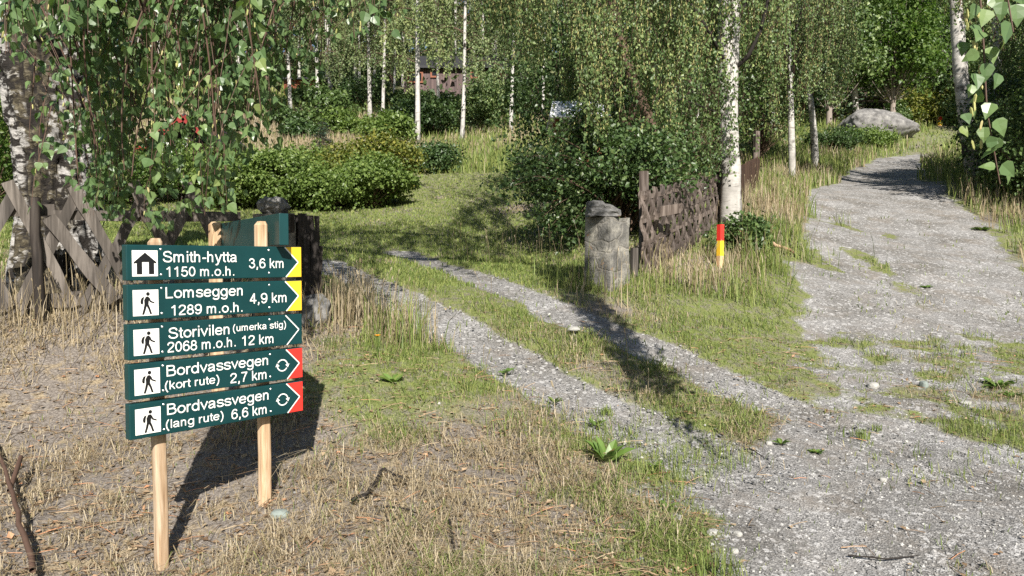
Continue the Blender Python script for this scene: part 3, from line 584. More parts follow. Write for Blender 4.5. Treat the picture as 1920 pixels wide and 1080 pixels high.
# ------------------------------------------------------------------ stone gateposts, woven fence, plank fence
def rock_mesh(c, half, seed, sub=4, rough=.16, flat_=.0, ax=None, freq=2.2):
    bm = bmesh.new(); bmesh.ops.create_icosphere(bm, subdivisions=sub, radius=1); V = np.array([v.co[:] for v in bm.verts]); Fc = np.array([[v.index for v in f.verts] for f in bm.faces]); bm.free()
    q = np.sign(V) * np.abs(V) ** (1 - flat_)
    d = 1 + rough * 2 * (fbm(V[:, 0] * freq + seed * 3.1, V[:, 1] * freq + 9, V[:, 2] * freq + seed, 4, seed) - .5)
    facet = vnoise(V[:, 0] * freq * .9 + seed, V[:, 1] * freq * .9, V[:, 2] * freq * .9 + 4, seed + 5); d += rough * .6 * (np.round(facet * 4) / 4 - .5)
    q = q * d[:, None] * np.asarray(half)
    if ax is not None: q = q @ np.asarray(ax)
    return np.asarray(c) + q, Fc
def rot_z(a): c, s = math.cos(a), math.sin(a); return np.array([(c, s, 0), (-s, c, 0), (0, 0, 1)])
def pillar(base, half, h, ang, label, seed, capf):
    t = thing('stone_gatepost', base, label, 'gatepost'); n = 26; V = []; Fq = []
    def face(o, u, v, nor):
        k0 = len(V)
        for i in range(n + 1):
            for j in range(n + 1): V.append(o + u * (i / n) + v * (j / n))
        Fq.extend([(k0 + i * (n + 1) + j, k0 + (i + 1) * (n + 1) + j, k0 + (i + 1) * (n + 1) + j + 1, k0 + i * (n + 1) + j + 1) for i in range(n) for j in range(n)])
    hx, hy = half; X, Y, Z = np.eye(3); z0 = -.3; H = h - z0
    face(np.array([-hx, -hy, z0]), X * 2 * hx, Z * H, 0); face(np.array([hx, -hy, z0]), Y * 2 * hy, Z * H, 0); face(np.array([hx, hy, z0]), -X * 2 * hx, Z * H, 0); face(np.array([-hx, hy, z0]), -Y * 2 * hy, Z * H, 0); face(np.array([-hx, -hy, h]), X * 2 * hx, Y * 2 * hy, 0)
    V = np.array(V); k = 1.04 - .05 * (V[:, 2] - z0) / H
    dx = .016 * (fbm(V[:, 0] * 3.2 + seed, V[:, 1] * 3.2, V[:, 2] * 3.2, 4, seed) - .5); dy = .016 * (fbm(V[:, 0] * 3.2 + seed, V[:, 1] * 3.2 + 7, V[:, 2] * 3.2, 4, seed + 2) - .5); dz = .04 * (fbm(V[:, 0] * 4, V[:, 1] * 4, V[:, 2] * 4 + 3, 3, seed) - .5)
    st = .008 * sstep(.4, .6, vnoise(V[:, 0] * 5 + seed, V[:, 1] * 5, V[:, 2] * 6.5, seed + 8))
    r = np.hypot(V[:, 0], V[:, 1]) + 1e-6
    V = np.c_[V[:, 0] * k + dx - st * V[:, 0] / r, V[:, 1] * k + dy - st * V[:, 1] / r, V[:, 2] + dz] @ rot_z(ang) + np.asarray(base)
    mb = MB(); mb.add(V, np.array(Fq)); mb.build('pillar', M['gatepost'], t); capf(t); return t
gb = P(1142, 541, 8.0); gb[2] = g(gb[0], gb[1] + .1)
def cap_r(t):
    bm = bmesh.new(); bmesh.ops.create_cube(bm, size=2); bmesh.ops.subdivide_edges(bm, edges=bm.edges[:], cuts=14, use_grid_fill=True); V = np.array([v.co[:] for v in bm.verts]); f = np.array([[v.index for v in q.verts] for q in bm.faces]); bm.free()
    H_ = np.interp(V[:, 0], [-1, -.2, .55, 1], [1.0, .95, .45, -.35]); V[:, 2] = np.where(V[:, 2] > -1, -1 + (V[:, 2] + 1) / 2 * (H_ + 1), V[:, 2]); V[:, 0] -= .10 * (V[:, 2] + 1) * (V[:, 0] > 0); V[:, :2] *= 1 - .06 * np.abs(V[:, [1, 0]]) ** 3
    q = V * 2; V = V * [.175, .14, .085] + (np.stack([fbm(q[:, 0] * .9, q[:, 1] * .9 + k * 5, q[:, 2] * 1.4, 4, 40 + k) for k in range(3)], 1) - .5) * [.06, .06, .05]
    c0 = P(1131, 394, 8.12); mb = MB(); mb.add(V @ rot_z(.12) + c0 + VX * .008, f); mb.build('capstone', M['rock'], t)
gh = P(1142, 407, 8.0)[2] - gb[2]
pillar(gb + np.array([0, .2, 0]), (.178, .178), gh, R(-45), 'squat grey stone gatepost with a slab on top, beside the woven fence', 2, cap_r)
lb = P(515, 560, 6.35); lb[2] = g(lb[0], lb[1])
def cap_l(t):
    mb = MB(); v, f = rock_mesh(P(512, 387, 6.3), (.12, .12, .085), 9, 5, .34, .1, None, 2.0); mb.add(v, f)
    mb.build('capstone', M['rock'], t)
pillar(lb, (.17, .17), P(515, 402, 6.35)[2] - lb[2], R(20), 'stone gatepost mostly hidden by the signpost, a rounded rock on top', 6, cap_l)
# dark upright boards beside the left gatepost
gt = thing('paling', gp(580, 590), 'short run of dark ragged upright boards beside the rear gatepost', 'paling')
rg = np.random.default_rng(8)
for i, (px, yt, yb, D, w) in enumerate([(545, 402, 592, 6.25, .085), (556, 403, 595, 6.3, .06), (566, 400, 600, 6.2, .075), (578, 404, 600, 6.25, .07), (591, 405, 575, 6.3, .05), (588, 432, 600, 6.2, .07), (600, 461, 560, 6.25, .042), (573, 440, 600, 6.15, .06)]):
    mb = MB(); a = P(px + (4 if i % 2 else -2), yb, D); b = P(px + (1 if i != 4 else 4), yt, D); plank(mb, a, b, w, .03, (.3, -1, 0), seg=8, wob=.005, seed=i + 20, taper=.85); mb.build('upright_board', M['wood_black'], gt)
mb = MB(); plank(mb, P(540, 470, 6.34), P(598, 474, 6.34), .06, .03, (.3, -1, 0), seg=3, wob=.003, seed=4); mb.build('rail', M['wood_black'], gt)
v, f = rock_mesh(P(592, 585, 6.15), (.12, .12, .15), 14, 4, .2, .1); mb = MB(); mb.add(v, f); tag(mb.build('stone', M['rock'], origin=P(592, 600, 6.15)), 'rough grey stone at the foot of the dark upright boards', 'stone')

# woven fence
wa, wb = P(1207, 512, 8.75), P(1352, 440, 11.3); wa[2] = g(wa[0], wa[1]); wb[2] = g(wb[0], wb[1])
wd = nrm(np.array([wb[0] - wa[0], wb[1] - wa[1], 0])); wnn = np.array([wd[1], -wd[0], 0]); wl = np.linalg.norm((wb - wa)[:2])
wov = thing('woven_fence', (wa + wb) / 2, 'dark brown fence woven from upright laths beside the stone gatepost', 'fence')
top_a = P(1205, 355, 8.75)[2] - wa[2]; top_b = P(1344, 326, 11.3)[2] - wb[2]
def WP(s, h, n=0): return np.array([wa[0] + wd[0] * s + wnn[0] * n, wa[1] + wd[1] * s + wnn[1] * n, wa[2] + (wb[2] - wa[2]) * s / wl + h])
nl = int(wl / .115)
for i in range(nl):
    s = .0 + i * wl / nl; H = top_a + (top_b - top_a) * s / wl + rg.uniform(-.03, .03); m = 40; hh = np.linspace(-.05, H, m)
    ph = math.pi * (i % 2); path = np.array([WP(s - (h - H / 2) * .13 + rg.normal(0, .003), h, 0.022 * math.sin(h / .17 * math.pi + ph)) for h in hh])
    wv = .050 + .004 * rg.normal(); tk = .012; V = []
    for j, p in enumerate(path):
        V += [p - wd * wv - wnn * tk, p + wd * wv - wnn * tk, p + wd * wv + wnn * tk, p - wd * wv + wnn * tk]
    q = [tuple(4 * j + k for k in u) for j in range(m - 1) for u in ((0, 4, 5, 1), (1, 5, 6, 2), (2, 6, 7, 3), (3, 7, 4, 0))] + [(4 * m - 1, 4 * m - 2, 4 * m - 3, 4 * m - 4)]
    mb = MB(); mb.add(V, np.array(q), rg.random()); mb.build('lath', M['wood_dark'], wov)
for k in range(4):
    mb = MB(); u = (k + .35) / 3.7; plank(mb, WP(-.03, top_a * u, 0), WP(wl, top_b * u, 0), .05, .03, wnn, seg=4, wob=.002, seed=k + 60); mb.build('rail', M['wood_dark'], wov)
mb = MB(); box(mb, (P(1206, 360, 8.75) + WP(.03, 0, -.07)) / 2 * np.array([0, 0, 0]) + np.array([*WP(.30, 0, -.13)[:2], (P(1206, 316, 8.8)[2] + wa[2] - .2) / 2]), (.04, .045, (P(1206, 316, 8.8)[2] - wa[2] + .2) / 2), np.array([wd, wnn, VX]), .6); o = mb.build('post', M['wood_dark'], wov); o['label'] = 'tall square end post rising above the laths'
mb = MB(); plank(mb, WP(wl + .02, -.1, -.05), WP(wl + .02, top_b + .03, -.05), .12, .1, wnn, seg=4, wob=.003, seed=3); mb.build('post', M['wood_black'], wov)
mb = MB(); c0, c1 = P(1225, 397, 8.78), P(1262, 391, 9.1); plank(mb, c0 + wnn * .09, c1 + wnn * .09, .115, .02, wnn, seg=3, wob=.003, seed=2); plank(mb, P(1254, 402, 9.05) + wnn * .08, P(1266, 388, 9.1) + wnn * .08, .09, .018, wnn, seed=7); o = mb.build('arrow_board', M['wood_dark'], wov); o['label'] = 'small grey arrow-shaped board nailed across the laths'
mb = MB(); box(mb, P(1189, 500, 8.6), (.035, .03, .22), rot_z(.4), .4); tag(mb.build('wooden_stub', M['wood_grey'], origin=P(1189, 530, 8.6)), 'short grey wooden stub between the gatepost and woven fence', 'stub')
# plank fence behind the birch
pa, pb = P(1376, 372, 12.0), P(1424, 345, 15.2); pa[2] = g(pa[0], pa[1]); pb[2] = g(pb[0], pb[1])
pd = nrm(np.array([pb[0] - pa[0], pb[1] - pa[1], 0])); pn = np.array([pd[1], -pd[0], 0]); pl_ = np.linalg.norm((pb - pa)[:2])
pf = thing('plank_fence', (pa + pb) / 2, 'dark brown close-boarded fence running on behind the white birch', 'fence')
ha, hb = P(1376, 318, 12.0)[2], P(1421, 293, 15.2)[2]
for i in range(int(pl_ / .15)):
    s = i * .15 + .07; u = s / pl_; b = pa + (pb - pa) * u; mb = MB(); plank(mb, [b[0], b[1], b[2] - .1], [b[0], b[1], ha + (hb - ha) * u + rg.uniform(-.015, .015)], .142, .022, pn, seg=3, wob=.002, seed=i + 200); mb.build('board', M['wood_brown'], pf)
for u in (.02, .98):
    b = pa + (pb - pa) * u; mb = MB(); box(mb, [b[0] - pn[0] * .06, b[1] - pn[1] * .06, (b[2] + ha + (hb - ha) * u) / 2 + .02], (.05, .04, (ha + (hb - ha) * u - b[2]) / 2 + .06), np.array([pd, pn, VX])); mb.build('post', M['wood_dark'], pf)
mb = MB(); plank(mb, pa + (pb - pa) * 0 + VX * .0 + np.array([0, 0, ha - pa[2] - .12]) + pn * -.03, pb + np.array([0, 0, hb - pb[2] - .12]) + pn * -.03, .07, .035, pn, seed=4); mb.build('rail', M['wood_brown'], pf)
bp = gp(1416, 262) ; bp = P(1418, 300, 15.6); mb = MB(); bz = g(bp[0], bp[1]); box(mb, [bp[0], bp[1], (bz + P(1418, 246, 15.6)[2]) / 2], (.05, .045, (P(1418, 246, 15.6)[2] - bz) / 2), rot_z(.3)); tag(mb.build('wooden_post', M['wood_dark'], origin=(bp[0], bp[1], bz)), 'weathered square post at the far end of the plank fence', 'post')

# ------------------------------------------------------------------ marker stakes, poles, sticks
def stake(base, h, w, label, lean=0.0, bare=.26):
    t = thing('marker_stake', base, label, 'marker stake')
    for nm, z0, z1, m_ in (('stake_shaft', -.2, h * bare, 'stake_wood'), ('yellow_band', h * bare, h * .62, 'yellow'), ('red_band', h * .62, h, 'red')):
        mb = MB(); box(mb, np.asarray(base) + np.array([lean * (z0 + z1) / 2, 0, (z0 + z1) / 2]), (w / 2, w / 2, (z1 - z0) / 2), rot_z(.5), .6); mb.build(nm, M[m_], t)
    return t
sb_ = P(1350, 501, 9.2); sb_[2] = g(sb_[0], sb_[1]); stake(sb_, P(1350, 421, 9.2)[2] - sb_[2], .062, 'short stake painted red over yellow, close by the woven fence')
fs = gp(1762, 236); stake(fs, 17 / F * fs[1], .16, 'distant red and yellow stake on the grass past the boulder', bare=.05)
fp = gp(1774, 232); mb = MB(); tubes(mb, [fp - VX * .2, fp + VX * .6 - np.array([.02, 0, 0]), fp + VX * 45 / F * fp[1] - np.array([.1, 0, 0])], [.075, .07, .06], 8); tag(mb.build('wooden_pole', M['wood_grey'], origin=fp), 'thin pale pole standing behind the distant stake', 'pole')
def stick(pts, r0, r1, mat, label, name='stick', seed=1, side=None):
    pts = np.array(pts); t = np.linspace(0, 1, 14); src = np.linspace(0, 1, len(pts)); path = np.stack([np.interp(t, src, pts[:, k]) for k in range(3)], 1)
    rr = np.random.default_rng(seed); path[1:-1] += rr.normal(0, r0 * .35, (12, 3)); mb = MB(); tubes(mb, path, r0 + (r1 - r0) * t, 7)
    for sp in side or []: tubes(mb, np.array(sp), np.full(len(sp), r1), 5)
    return tag(mb.build(name, mat, origin=pts[0], smooth=True), label, 'stick')
def gup(px, py, h): q = gp(px, py); q[2] += h + (.028 if px < 900 else .006); return q
a_, b_ = P(1383, 435, 9.9), gup(1487, 478, .03); stick([a_, (a_ + b_) / 2 + VX * .03, b_], .035, .02, M['wood_pole'], 'long bare brown stick leaning out of the weeds by the birch')
stick([gup(-20, 830, .02), gup(8, 905, .07), gup(28, 970, .06), gup(45, 1030, .05), gup(62, 1100, .04)], .009, .013, M['twig'], 'thick brown dead branch lying on the dry bank', side=[[gup(18, 945, .04), gup(30, 925, .08), gup(40, 900, .1)]])
stick([gup(660, 955, .012), gup(692, 940, .02), gup(714, 912, .05), gup(722, 908, .055), gup(762, 917, .01)], .010, .006, M['darktwig'], 'dark crooked stick arched over the dry grass', seed=4)
stick([gup(716, 965, .01), gup(760, 972, .02), gup(800, 985, .01)], .006, .003, M['darktwig'], 'thin dark twig lying below the crooked stick', seed=5)
stick([gup(842, 990, .01), gup(848, 1025, .02), gup(852, 1050, .01)], .005, .004, M['darktwig'], 'short straight twig lying toward the viewer in straw', seed=6)
stick([gup(1590, 1047, .008), gup(1660, 1055, .012), gup(1720, 1048, .008)], .004, .003, M['darktwig'], 'thin twig lying on the open gravel', seed=7)
stick([gup(1405, 845, .008), gup(1415, 852, .012), gup(1432, 862, .008)], .004, .003, M['darktwig'], 'small dark twig at the gravel edge under the shadow tip', seed=8)
for k, (px, py, hx, hz, mt, lab) in enumerate([(525, 968, .042, .022, 'green_stone', 'smooth grey-green stone at the foot of the tall signpost post'), (1336, 1000, .03, .012, 'pale_stone', 'flat pale stone on the gravel near the bottom grass tuft'),
    (1383, 1003, .022, .012, 'pale_stone', 'small pale pebble beside the flat stone on gravel'), (1378, 1036, .016, .012, 'pale_stone', 'pale round pebble just above the green grass tuft'), (1637, 727, .055, .03, 'pale_stone', 'buff stone lying in the weedy middle of the road'),
    (1732, 726, .035, .035, 'green_stone', 'round grey stone standing in the weedy road'), (1656, 902, .018, .014, 'pale_stone', 'small white pebble alone on the wide gravel'), (1810, 757, .05, .016, 'pale_stone', 'flat whitish stone on the bare muddy patch'),
    (1244, 684, .045, .02, 'pale_stone', 'pale stone in the shade beside the right wheel track'), (1269, 973, .025, .016, 'pale_stone', 'white stone at the grassy edge of the gravel'), (1442, 833, .022, .014, 'pale_stone', 'small white stone under the weed clump on gravel'), (985, 795, .018, .013, 'pale_stone', 'white pebble on the brown soil left of the dock plant')]):
    c = gp(px, py); v, f = rock_mesh(c + VX * hz * .45, (hx, hx * .75, hz), 30 + k, 3, .14, .2, rot_z(k)); mb = MB(); mb.add(v, f); tag(mb.build('stone', M[mt], origin=c), lab, 'stone', 'loose stones')
c = gp(1076, 628); t = thing('mushroom', c, 'flat white mushroom in the grass between the wheel tracks', 'mushroom')
mb = MB(); tubes(mb, [c - VX * .02, c + VX * .05], [.012, .01], 8); mb.build('stem', M['pale_stone'], t, smooth=True)
mb = MB(); th = np.linspace(0, 1, 6); tubes(mb, np.array([c + VX * (.045 + .03 * math.sin(u * 1.57)) for u in th]), .055 * np.cos(th * 1.5) + .002, 14); mb.build('cap', M['pale_stone'], t, smooth=True)

# boulder on the far side
bb = gp(1640, 246); mb = MB(); bD = 33.; bc = P(1648, 238, bD)
v, f = rock_mesh([0, 0, 0], (1.6, 1.35, 1.08), 23, 6, .20, .10, None, 1.7); v[:, 2] *= np.interp(v[:, 0], [-1.8, -.6, .2, 1.75], [.75, 1.0, .92, .35]); v[:, 2] += .05 * (fbm(v[:, 0] * 3, v[:, 1] * 3, v[:, 2] * 7, 4, 3) - .5) * 2; v = v + np.array([bc[0] - .15, bc[1], bc[2] - .22]); mb.add(v, f); tag(mb.build('boulder', M['boulder'], origin=bc, smooth=True), 'big rounded grey boulder beside the road bend', 'boulder')

# ------------------------------------------------------------------ buildings glimpsed between the trees
VF = np.array([0, -1, 0])
def cladding(mb, x0, x1, z0, z1, y, step=.16):
    x = x0
    while x < x1: box(mb, [x + step / 2, y, (z0 + z1) / 2], (step / 2 - .008, .02 + .008 * rng.random(), (z1 - z0) / 2), None, rng.random()); x += step
cD = 52.; ca, cb = P(757, 180, cD), P(1012, 180, cD); zt, zb = P(757, 128, cD)[2], P(757, 196, cD)[2]
cab = thing('log_cabin', [(ca[0] + cb[0]) / 2, cD, zb], 'brown wooden cabin with orange window trim glimpsed through the birches', 'cabin')
mb = MB(); box(mb, [(ca[0] + cb[0]) / 2, cD + 3, (zt + zb) / 2], ((cb[0] - ca[0]) / 2, 2.9, (zt - zb) / 2)); cladding(mb, ca[0], cb[0], zb, zt, cD + .08); mb.build('wall', M['wood_cabin'], cab)
mb = MB(); 
for s, y0, y1 in ((1, cD - .35, cD + 3), (-1, cD + 6.4, cD + 3)):
    V = [(ca[0] - .6, y0, zt - .05), (cb[0] + .5, y0, zt - .05), (cb[0] + .5, y1, zt + 1.5), (ca[0] - .6, y1, zt + 1.5)]; V = V + [(a, b, c + .16) for a, b, c in V]; mb.add(V, BOXF)
mb.build('roof', M['roof_dark'], cab)
for px0, px1, y0, y1 in ((766, 790, 137, 152), (810, 820, 133, 142), (885, 897, 136, 144), (925, 938, 131, 142)):
    a, b = P(px0, y1, cD - .05), P(px1, y0, cD - .05); mb = MB(); w = .12
    cx, cz, hx, hz = (a[0] + b[0]) / 2, (a[2] + b[2]) / 2, (b[0] - a[0]) / 2, (b[2] - a[2]) / 2
    for dx, dz, sx, sz in ((0, hz + w / 2, hx + w, w / 2), (0, -hz - w / 2, hx + w, w / 2), (hx + w / 2, 0, w / 2, hz), (-hx - w / 2, 0, w / 2, hz)): box(mb, [cx + dx, cD - .01, cz + dz], (sx, .04, sz))
    fr = mb.build('window', M['orange'], cab); mb = MB(); box(mb, [cx, cD + .02, cz], (hx, .02, hz)); mb.build('pane', M['glass'], fr)
sD = 47.; a, b = P(532, 180, sD), P(596, 150, sD); sh = thing('red_shed', [(a[0] + b[0]) / 2, sD, a[2]], 'small reddish shed among trunks on the dry slope', 'shed')
mb = MB(); box(mb, [(a[0] + b[0]) / 2, sD + 1.2, (a[2] + b[2]) / 2 - .4], ((b[0] - a[0]) / 2, 1.1, (b[2] - a[2]) / 2 + .4)); cladding(mb, a[0], b[0], a[2] - .5, b[2], sD + .06); mb.build('wall', M['wood_redshed'], sh)
mb = MB(); V = [(a[0] - .2, sD - .3, b[2]), (b[0] + .2, sD - .3, b[2]), (b[0] + .2, sD + 2.6, b[2] + .5), (a[0] - .2, sD + 2.6, b[2] + .5)]; mb.add(V + [(x, y, z + .1) for x, y, z in V], BOXF); mb.build('roof', M['roof_dark'], sh)
# gabled house behind the leaf curtain
hD = 20.; ap_, er, el = P(352, 222, hD), P(408, 270, hD), P(262, 292, hD); el[2] = er[2] - .25; hz0 = g(ap_[0], hD) - .1
hs = thing('gabled_hut', [ap_[0] - .3, hD, hz0], 'dark hut with red bargeboards behind the hanging birch leaves', 'hut')
mb = MB(); y2 = hD + 3
V = [(el[0] + .15, hD + .1, hz0), (er[0] - .12, hD + .1, hz0), (er[0] - .12, hD + .1, er[2] - .05), (ap_[0], hD + .1, ap_[2] - .08), (el[0] + .15, hD + .1, el[2] - .02)]; V2 = [(x, y2, z) for x, y, z in V]
mb.add(V + V2, [np.array([(0, 1, 2, 3, 4)]), np.array([(9, 8, 7, 6, 5)]), np.array([(0, 5, 6, 1), (1, 6, 7, 2), (4, 9, 5, 0)])]); mb.build('wall', M['wood_black'], hs)
mb = MB()
for e in (el, er):
    V = [(ap_[0], hD - .25, ap_[2]), (e[0], hD - .25, e[2]), (e[0], y2 + .2, e[2]), (ap_[0], y2 + .2, ap_[2])]; mb.add(V + [(x, y, z + .09) for x, y, z in V], BOXF)
mb.build('roof', M['roof_dark'], hs)
for e in (el, er):
    mb = MB(); plank(mb, np.array([ap_[0], hD - .28, ap_[2] - .02]), np.array([e[0], hD - .28, e[2] - .02]), .17, .03, VF); mb.build('bargeboard', M['barge'], hs)
rl = thing('porch_railing', P(318, 300, 18.5), 'white porch railing beside the red gabled hut', 'railing'); zr = g(P(318, 300, 18.5)[0], 18.5)
for i in range(7): q = P(296 + i * 9, 300, 18.5); mb = MB(); box(mb, [q[0], q[1], (zr + P(300, 268, 18.5)[2]) / 2], (.02, .02, (P(300, 268, 18.5)[2] - zr) / 2)); mb.build('baluster', M['white'], rl)
mb = MB(); plank(mb, P(293, 268, 18.5), P(353, 272, 18.5), .06, .05, VF); plank(mb, P(293, 296, 18.5), P(353, 298, 18.5), .05, .04, VF); mb.build('rail', M['white'], rl)
# little roofed shelter with a metal roof
kD = 15.; kc = P(1085, 226, kD); kz = g(kc[0], kD + .4)
kk = thing('roofed_stand', [kc[0], kD + .5, kz], 'little roofed stand with pale metal roof, half sunk in the dark shrub', 'shelter')
for dx in (-.42, .42):
    for dy in (.05, .85): mb = MB(); box(mb, [kc[0] + dx, kD + dy, (kz - .1 + kc[2] + .1) / 2], (.05, .05, (kc[2] + .1 - kz + .1) / 2)); mb.build('post', M['wood_redshed'], kk)
mb = MB()
for y0, y1 in ((kD - .35, kD + .45), (kD + 1.25, kD + .45)):
    V = [(kc[0] - .6, y0, kc[2]), (kc[0] + .6, y0, kc[2]), (kc[0] + .5, y1, kc[2] + .45), (kc[0] - .5, y1, kc[2] + .45)]; mb.add(V + [(x, y, z + .03) for x, y, z in V], BOXF)
mb.build('roof', M['roof_metal'], kk)
mb = MB(); box(mb, [kc[0], kD + .45, kz + .75], (.36, .34, .03)); mb.build('shelf', M['wood_redshed'], kk)
# dark picnic table under the trees behind the boulder
tc = gp(1645, 212); tc = P(1622, 196, 41.); tz = g(tc[0], 41.); tz = max(tz, P(1622, 210, 41)[2])
pt = thing('picnic_table', [tc[0], 41, tz], 'dark wooden picnic table in the shade behind the boulder', 'table')
for nm, y, z, hx, hy in (('tabletop', 0, .75, 1.0, .38), ('bench', -.65, .45, 1.0, .14), ('bench', .65, .45, 1.0, .14)):
    mb = MB(); box(mb, [tc[0], 41 + y, tz + z], (hx, hy, .03)); mb.build(nm, M['wood_dark'], pt)
for dx in (-.7, .7):
    mb = MB(); plank(mb, [tc[0] + dx, 40.3, tz], [tc[0] + dx, 40.85, tz + .73], .1, .05, (1, 0, 0)); plank(mb, [tc[0] + dx, 41.7, tz], [tc[0] + dx, 41.15, tz + .73], .1, .05, (1, 0, 0)); plank(mb, [tc[0] + dx + .06, 40.4, tz + .4], [tc[0] + dx + .06, 41.6, tz + .4], .09, .05, (1, 0, 0)); mb.build('leg', M['wood_dark'], pt)

# ------------------------------------------------------------------ trees
class Crown:
    """gathers twigs, leaves and catkins of one tree, then builds them as parts"""
    def __init__(s, seed, leaf=LEAF_M, lmat='leaf_mid'): s.r = np.random.default_rng(seed); s.tw = MB(); s.lf = MB(); s.ck = MB(); s.br = MB(); s.limbs = []; s.leaf = leaf; s.lmat = lmat
    def hang(s, B, L, per_m, size, tone=(0, .95), twr=.0022, sway=.06, catk=0, cksize=.03, twsides=3, slant=None, spread=1.0, lo=0.0):
        """twigs hanging down to the points B, L long"""
        r = s.r; B = np.asarray(B, float); n = len(B)
        if n == 0: return
        L = np.broadcast_to(L, (n,)); m = 6; t = np.linspace(0, 1, m)
        sl = r.normal(0, .10, (n, 2)) if slant is None else np.broadcast_to(slant, (n, 2)) + r.normal(0, .06, (n, 2))
        ph = r.uniform(0, 6.3, (n, 2)); am = sway * r.uniform(.3, 1, (n, 2))
        def pos(i, t):
            z = B[i, 2] + L[i] * t
            x = B[i, 0] + sl[i, 0] * L[i] * t * t + am[i, 0] * np.sin(ph[i, 0] + 3 * t) ; y = B[i, 1] + sl[i, 1] * L[i] * t * t + am[i, 1] * np.sin(ph[i, 1] + 3 * t)
            return np.stack([x, y, z], -1)
        I = np.repeat(np.arange(n)[:, None], m, 1); path = pos(I, np.broadcast_to(t, (n, m)))
        if twr > 0: tubes(s.tw, path, np.broadcast_to(twr * (.6 + 1.2 * t), (n, m)), twsides, r.random(n))
        cnt = np.maximum((L * per_m).astype(int), 2); i = np.repeat(np.arange(n), cnt); k = len(i); tt = r.uniform(lo, 1, k) ** 1.05
        p = pos(i, tt); off = rdirs(k, r) * np.array([1, 1, .3]); sz = np.broadcast_to(size, (n,))[i] * r.uniform(.65, 1.15, k)
        p = p + off * (sz * .55 * spread)[:, None] - np.array([0, 0, 1]) * (sz * .15)[:, None]
        d = nrm(off * .75 + np.array([0, 0, -1.0]) + r.normal(0, .33, (k, 3))); nor = rdirs(k, r) + np.array([0, -.25, .35])
        tn = r.uniform(0, 1, n)[i] * .45 + r.uniform(0, 1, k) * .55; s.lf_add(p, d, nor, sz, tone[0] + (tone[1] - tone[0]) * tn)
        if catk:
            c = r.integers(0, n, int(n * catk)); q = pos(c, r.uniform(.1, .95, len(c))) + rdirs(len(c), r) * .012
            stamp(s.ck, *CATK, q, r.normal(0, .18, (len(c), 3)) + np.array([0, 0, -1]), rdirs(len(c), r), cksize * r.uniform(.7, 1.2, len(c)), r.random(len(c)))
    def lf_add(s, p, d, nor, sz, tone): stamp(s.lf, *s.leaf, p, d, nor, sz, tone)
    def build(s, root, bark='bark_brown', barename='branches'):
        for b in ([s.br] if s.br.n else []) + s.limbs: b.build('limb', M[bark], root, smooth=True)
        if s.tw.n: s.lf.merge(s.tw, 1)
        if s.lf.n: s.lf.build('crown', [M[s.lmat], M['twig']], root)
        if s.ck.n: s.ck.build('catkins', M['catkin'], root)
def trunk_mesh(root, path, radii, mat, sides=12, knob=.06, seed=0, name='trunk'):
    path = np.asarray(path, float); radii = np.asarray(radii, float); m = max(24, int(len(path) * 6)); t = np.linspace(0, 1, m); src = np.linspace(0, 1, len(path))
    p = np.stack([np.interp(t, src, path[:, k]) for k in range(3)], 1); ker = np.ones(5) / 5
    for k in range(3): q = np.pad(p[:, k], 2, mode='edge'); p[:, k] = np.convolve(q, ker, 'valid') if True else p[:, k]
    p[0] = path[0]; p[-1] = path[-1]
    rr = np.random.default_rng(seed); r = np.interp(t, src, radii) * (1 + rr.normal(0, knob, m))
    mb = MB(); tubes(mb, p, r, sides, .5); return mb.build(name, M[mat], root, smooth=True)
